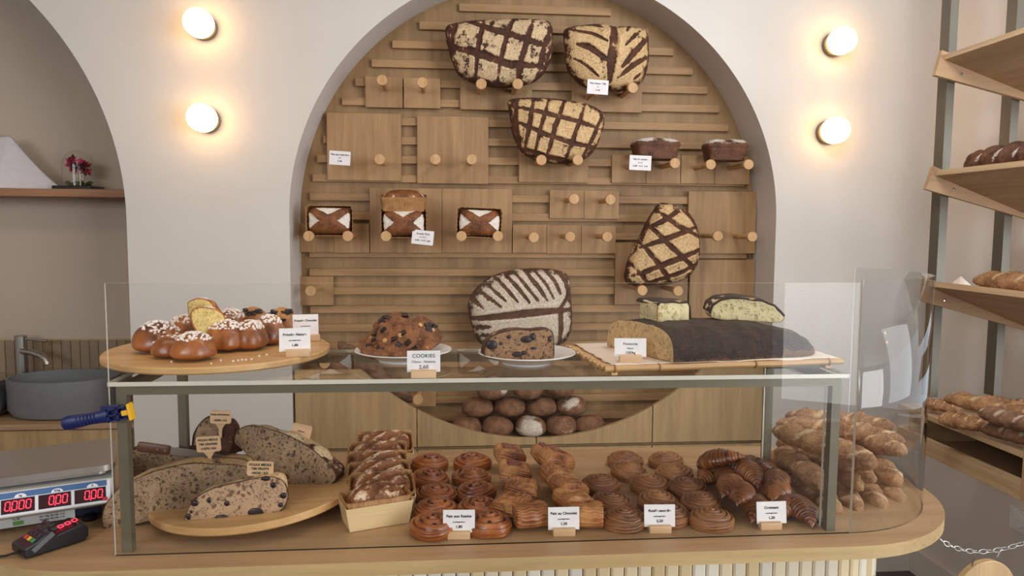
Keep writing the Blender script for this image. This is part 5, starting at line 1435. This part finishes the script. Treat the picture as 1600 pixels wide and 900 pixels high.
# display panel, in the plane of the nose
a_, b_ = Vector((0, -0.030, 0.050)), Vector((0, -0.012, 0.094)); up_ = (b_-a_); hh = up_.length; upn = up_.normalized(); rotx = math.atan2(upn.z, upn.y)
def dp(x, v, off=0.0): return Vector((x, 0, 0))+a_+upn*v+Vector((0, -upn.z, upn.y))*off
RX = Matrix.Rotation(rotx, 3, 'X')
WD = 0.190; XD = -0.010-WD/2
MB().box(dp(XD, hh/2, 0.0012), (WD, hh-0.004, 0.002), rot=RX).build('display_frame', plain('white_display_frame', (224, 224, 228), .4), scl)
MB().box(dp(XD, hh-0.008, 0.0026), (WD-0.012, 0.011, 0.0008), rot=RX).build('blue_band', plain('blue_label_band', (70, 104, 150), .4), scl)
SEG = {'0': 'abcdef'}
def digit(mb, cx, cv, w, h, off, P, Rm):
    t_ = w*0.20; sh = 0.10
    for sg_ in SEG['0']:
        c_v = {'a': (0, h/2), 'd': (0, -h/2), 'f': (-w/2, h/4), 'b': (w/2, h/4), 'e': (-w/2, -h/4), 'c': (w/2, -h/4)}[sg_]
        dims = (w*0.78, t_, 0.0006) if sg_ in 'ad' else (t_, h/2*0.84, 0.0006)
        mb.box(P(cx+c_v[0]+c_v[1]*sh, cv+c_v[1], off), dims, rot=Rm)
for i, (x0, nd, dot) in enumerate(((XD-0.060, 4, 1), (XD, 3, 1), (XD+0.060, 3, 1))):
    ww = 0.054; cx = x0
    MB().box(dp(cx, hh*0.40, 0.0026), (ww, hh*0.56, 0.0012), rot=RX).build('display_window', plain('smoked_display', (52, 22, 28), .2), scl)
    mb = MB(); pw = 0.0112
    for k in range(nd): digit(mb, cx+ww/2-0.010-(nd-1-k)*pw, hh*0.42, 0.0076, 0.0160, 0.0036, dp, RX)
    mb.box(dp(cx+ww/2-0.010-(nd-1)*pw+pw*0.5, hh*0.42-0.0095, 0.0036), (0.0022, 0.0022, 0.0006), rot=RX)
    mb.build('led_digits', M_led, scl)
    MB().prism([(0.010*math.cos(R_(q)), 0.007*math.sin(R_(q))) for q in range(0, 181, 15)], 0, 0.0008, 'z').build('unit_badge', plain('white_badge', (235, 235, 238), .5), scl, loc=dp(cx+0.004, hh*0.72, 0.0030), rot=(rotx, 0, 0))
    text(scl, ('kg', '€/kg', '€')[i], dp(cx+0.004, hh*0.72+0.003, 0.0042), 0.0055, (rotx, 0, 0), bold=0.02)
MB().box((-0.158, -0.0005, 0.0175), (0.165, 0.001, 0.024)).build('rating_plate', plain('silver_label', (196, 198, 196), .5), scl, rot=(R_(0), 0, 0), loc=(0, 0.028, 0.004))
text(scl, 'CE', (-0.175, 0.0268, 0.026), 0.010, bold=0.01); 
MB().box((-0.172, 0.0268, 0.0165), (0.018, 0.0006, 0.008)).build('green_sticker', plain('green_sticker', (96, 150, 70), .5), scl)
for k in range(3): text(scl, 'Max 15kg  Min 40g  e=5g', (-0.115, 0.0268, 0.028-k*0.006), 0.0042, bold=0.01)
MB().box((-0.012, 0, 0), (0.009, 0.0006, 0.007)).build('red_mark', plain('red_mark', (190, 30, 50), .5), scl, rot=(rotx-R_(90), 0, 0), loc=dp(-0.008, 0.008, 0.0034))
# card terminal
ta, tb = atZ(32, 852, ZC+0.020), atZ(124, 824, ZC+0.020); td = (tb-ta); tyaw = math.atan2(td.y, td.x); tl_ = td.length*1.10
te = thing('card_terminal', 'black card terminal with red digits lying on the counter before the scale', 'card terminal', ((ta.x+tb.x)/2, (ta.y+tb.y)/2, ZC), (0, 0, tyaw))
h2 = tl_/2; tw = 0.056
sec = [(-h2, 0.006), (-h2+0.004, 0.002), (h2-0.008, 0.002), (h2, 0.010), (h2, 0.026), (h2-0.004, 0.031), (h2-0.012, 0.036), (0.0, 0.029), (-0.005, 0.034), (-0.018, 0.037), (-h2+0.022, 0.027), (-h2, 0.020)]
o = MB().prism(sec, -tw/2, tw/2, 'y').build('terminal_body', M_black, te); md = o.modifiers.new('b', 'BEVEL'); md.width = 0.0025; md.segments = 2; md.limit_method = 'ANGLE'
def slope(x0, z0, x1, z1, x): return z0+(z1-z0)*(x-x0)/(x1-x0)
al = math.atan2(0.007, h2-0.012); RY = Matrix.Rotation(-al, 3, 'Y'); SCX = (h2-0.012)/2; SCZ = 0.0327
MB().box((SCX, 0, SCZ), ((h2-0.012)*0.88, tw*0.74, 0.0010), rot=RY).build('screen', plain('dark_screen', (26, 12, 18), .12), te)
mb = MB()
def tp(x, v, off): return Vector((SCX, 0, SCZ))+RY @ Vector((x, v, off))
for k in range(3): digit(mb, -0.004+k*0.0125, 0.0, 0.0075, 0.013, 0.0012, tp, RY)
mb.build('led_digits', M_led, te)
al2 = math.atan2(0.037-0.027, (h2-0.018)-0.022); RY2 = Matrix.Rotation(-al2, 3, 'Y')
def kp(x, y): return (x, y, slope(-h2+0.022, 0.027, -0.018, 0.037, x)+0.0008)
for i in range(3):
    for j in range(4):
        x = -h2+0.020+j*0.0105; y = -0.014+i*0.014
        mt = M_keys if j else (plain('red_key', (214, 60, 50), .4), plain('yellow_key', (226, 190, 50), .4), plain('green_key', (60, 140, 80), .4))[2-i]
        MB().box((0, 0, 0), (0.0078, 0.0100, 0.0016), rot=RY2, bev=0.0004).build('key', mt, te, loc=kp(x, y) if x > -h2+.021 else (x, y, 0.0275))
MB().box((-h2*0.42, -tw/2-0.0006, 0.024), (h2*0.75, 0.0012, 0.009), rot=Matrix.Rotation(-al2, 3, 'Y')).build('grey_side_panel', plain('grey_side_plastic', (96, 100, 104), .35), te)
cbl = MB(); q0 = te.location+Vector((math.cos(tyaw)*-h2, math.sin(tyaw)*-h2, 0.010)); q = [q0+Vector((0.004, 0.002, 0)), q0+Vector((-0.02, -0.004, -0.006)), q0+Vector((-0.07, -0.004, -0.0075)), q0+Vector((-0.16, 0.02, -0.0075))]
tag(cbl.tube(q, 0.0022, 10).build('terminal_cable', M_black, None, True), 'thin black cable leading left from the card terminal', 'cable')

# ------------------------------------------------------------------ bread rack at the right
YF = 2.5
for px0, px1, lab in ((1499, 1456, 'left taupe steel upright of the bread rack'), (1596, 1555, 'right taupe steel upright of the bread rack')):
    x = atY(px1, 620, YF+0.03).x
    o = MB().box((x, YF+0.045, (2.9+0.885)/2), (0.030, 0.05, 2.9-0.886)).build('rack_upright', M_upright); tag(o, lab, 'upright', 'steel uprights of the bread rack')
def rshelf(label, cap, low, junc, Ynear):
    """cap: left end top/bottom px, low: lower line, junc: board line, all on the plane of the far end panel"""
    t0_, t1_ = atY(*cap[0], YF), atY(*cap[1], YF); XE = XR-0.02
    def ext(p, q):
        d = q-p; return p+d*((XE-p.x)/d.x)
    l0, l1 = atY(*low[0], YF), atY(*low[1], YF); le = ext(l0, l1)
    j0, j1 = atY(*junc[0], YF), atY(*junc[1], YF); je = ext(j0, j1)
    t = thing('bread_shelf', label, 'shelf', (t1_.x, YF, t1_.z), group='tilted oak shelves of the bread rack')
    o_ = t.location.copy()
    topR = je.z+0.028 if je.z+0.028 > le.z+0.02 else le.z+0.03
    plate('end_panel', [(t0_.x-o_.x, t0_.z-o_.z), (t1_.x-o_.x, t1_.z-o_.z), (le.x-o_.x, le.z-o_.z), (le.x-o_.x, topR-o_.z)], -0.018, 0.018, M_rackx, t)
    th = 0.020; dx, dz = je.x-j0.x, je.z-j0.z; L_ = math.hypot(dx, dz); nx_, nz_ = -dz/L_*th, dx/L_*th
    prof = [(j0.x-o_.x, j0.z-o_.z), (je.x-o_.x, je.z-o_.z), (je.x-o_.x+nx_, je.z-o_.z+nz_), (j0.x-o_.x+nx_, j0.z-o_.z+nz_)]
    MB().prism(prof, -0.0185, Ynear-YF, 'y').build('board', M_rack, t)
    sx = atY(low[2][0], low[2][1], YF-0.018)
    MB().lathe([(0.0001, -0.003), (0.005, -0.0025), (0.006, 0), (0.0001, 0)], 18, axis='y').build('screw', M_chrome, t, True, loc=(sx.x-o_.x, -0.0182, sx.z-o_.z))
    return j0, je, nx_, nz_
A1 = rshelf('top tilted oak shelf at the upper right edge', [(1467,80),(1456,119)], [(1460,118),(1600,158),(1502,116)], [(1470,95),(1600,148)], 1.60)
A2 = rshelf('middle tilted oak shelf with the dark loaf', [(1454,260),(1442,296)], [(1443,294),(1600,342),(1490,296)], [(1456,275),(1600,336)], 1.60)
A3 = rshelf('lower tilted oak shelf with the golden loaf, behind the curved sheet', [(1441,432),(1436,470)], [(1437,470),(1600,516),(1476,469)], [(1443,446),(1600,511)], 1.60)
def on_shelf(A, s_, Y, up):      # point resting on a tilted board
    j0, je, nx_, nz_ = A; x = j0.x+(je.x-j0.x)*s_; z = j0.z+(je.z-j0.z)*s_
    l_ = math.hypot(nx_, nz_); return Vector((x+nx_+nx_/l_*up, Y, z+nz_+nz_/l_*up))
baguette('nearly black rustic loaf on the middle tilted shelf', on_shelf(A2, 0.13, 2.44, 0.040), on_shelf(A2, 0.13, 1.95, 0.040), 0.044, 3, M_tinloaf, 20, 6, 'breads on the tilted shelves', 0.2, 'rustic_loaf')
baguette('golden brown long loaf on the lower tilted shelf', on_shelf(A3, 0.11, 2.34, 0.034), on_shelf(A3, 0.11, 1.85, 0.034), 0.038, 5, M_bag, 10, 5, 'breads on the tilted shelves', 0.1, 'rustic_loaf')
w3 = on_shelf(A3, 0.10, 2.38, 0.001)
m3 = MB(); m3.add([(-0.03, -0.02, 0), (0.05, -0.02, -0.012), (0.05, 0.03, -0.012), (-0.03, 0.03, 0), (-0.002, 0.0, 0.04), (0.02, 0.012, 0.022)], [(3, 2, 1, 0), (0, 1, 4), (1, 5, 4), (1, 2, 5), (2, 3, 4, 5), (3, 0, 4)])
tag(m3.build('crumpled_paper', M_paper, None, loc=w3), 'crumpled cream paper tip at the left end of the lower tilted shelf', 'paper')

# low bread table
zt_ = atY(1434, 637, YF).z; e0 = atZ(1434, 637, zt_); e1 = atZ(1583, 707, zt_); xe = (e0.x+e1.x)/2; yn = e1.y
tb_ = thing('bread_table', 'wall-hung oak bread table with an open slot along its side', 'table', (xe, YF, zt_))
xw = XR-0.002-xe
MB().box((xw/2, (yn-YF)/2+0.035, -0.009), (xw, YF-yn+0.07, 0.018), bev=0.001).build('top_board', M_rack, tb_)
MB().box((xw/2, (yn-YF)/2+0.035, -0.135), (xw, YF-yn+0.07, 0.018), bev=0.001).build('bottom_board', M_rack, tb_)
MB().box((0.009, (yn-YF)/2+0.035, -0.106), (0.018, YF-yn+0.07, 0.040)).build('side_rail', M_rack, tb_)
MB().box((xw/2, yn-YF-0.0095, -0.066), (xw, 0.018, 0.160), bev=0.001).build('end_panel', M_rackx, tb_)
MB().box((xw/2, 0.0, -0.072), (xw-0.01, 0.016, 0.106)).build('far_panel', M_rackx, tb_)
MB().box((xw-0.012, (yn-YF)/2, -0.072), (0.012, YF-yn-0.03, 0.106)).build('back_panel', M_dark, tb_)  # near-black colour stands in for the shade inside the slot
def T(px, py, dz): return atZ(px, py, zt_+dz)
Zr = 0.034
for i, (lab, a, b, R, mt, dz) in enumerate([
 ('golden baguette lying at the back of the bread table', (1475,622), (1640,655), 0.032, M_bag, 0.075),
 ('dark floury baguette lying on top at the right of the table', (1528,645), (1650,678), 0.030, M_bagdark, 0.078),
 ('golden baguette low in the middle of the table', (1466,655), (1545,668), 0.030, M_bag, 0.028),
 ('dark floury baguette at the front edge of the table', (1530,668), (1660,700), 0.028, M_bagdark, 0.028),
 ('small baguette end at the far left of the table', (1442,632), (1500,640), 0.024, M_bag, 0.028),
 ('pale baguette far back on the table by the upright', (1500,630), (1640,640), 0.030, M_bag, 0.030)]):
    baguette(lab, T(a[0], a[1], dz), T(b[0], b[1], dz), R, i*2.1+20, mt, 0, 4, 'baguettes on the bread table')

# socket, chain and wooden disc
so = atZ(1592, 812, 0.0); rr_ = ray(1594, 813); q = rr_*(XR/rr_.x); sz = CAMZ+q.z
sk = thing('wall_switch', 'white wall switch plate on the right wall', 'switch', (XR, q.y, sz))
MB().box((-0.005, 0, 0), (0.010, 0.086, 0.086), bev=0.002).build('plate', M_porcelain, sk)
o = MB().lathe([(0.0001, 0), (0.030, 0), (0.031, 0.003), (0.029, 0.005), (0.0001, 0.0045)], 36).build('rocker', M_porcelain, sk, True, loc=(-0.0102, 0, 0), rot=(0, R_(-90), 0))
cs = atY(1468, 842, 1.47); ce = atY(1625, 838, 1.62); mid = atY(1536, 862, 1.50)
def ch(t): return cs*(1-t)*(1-t)+(mid*2-(cs+ce)*0.5)*2*t*(1-t)+ce*t*t
cn = thing('metal_chain', 'metal link chain hanging from the counter to the right wall', 'chain', cs)
nl = 15
for i in range(nl):
    a, b = ch(i/nl), ch((i+1)/nl); c_m = (a+b)/2; d = (b-a); l_ = d.length*0.62; w_ = 0.0045
    pts_ = [(l_*(math.cos(R_(q)) if True else 0)*1.0, w_*math.sin(R_(q)), 0) for q in range(0, 360, 24)]
    pts_ = [(math.copysign(min(abs(x), l_), x), y, z) for x, y, z in pts_]
    o = MB().tube(pts_+[pts_[0]], 0.0011, 8, False).build('link', M_brushed, cn, True)
    along(o, a-cs, b-cs, R_(70*(i % 2)+10))
dc = atY(1540, 940, 1.50); rd = 72/FPX*1.50
dk = thing('wooden_disc', 'round pale wooden disc hanging from the chain', 'sign', dc, (0, 0, R_(12)))
MB().lathe([(0.0001, 0), (rd-0.002, 0), (rd, 0.002), (rd, 0.014), (rd-0.002, 0.016), (0.0001, 0.016)], 72, axis='y').build('disc', M_cab, dk, True)
for dx in (-0.040, 0.034):
    zt3 = math.sqrt(rd*rd-dx*dx); w = ch(0.40 if dx < 0 else 0.66)
    lz = w-dc; lz = Matrix.Rotation(R_(-12), 3, 'Z') @ lz
    MB().tube([(dx, 0.008, zt3-0.006), (dx*0.9, 0.004, (zt3-0.006+lz.z)/2+0.004), (lz.x, lz.y, lz.z)], 0.0013, 8).build('hanging_ring', M_chrome, dk, True)
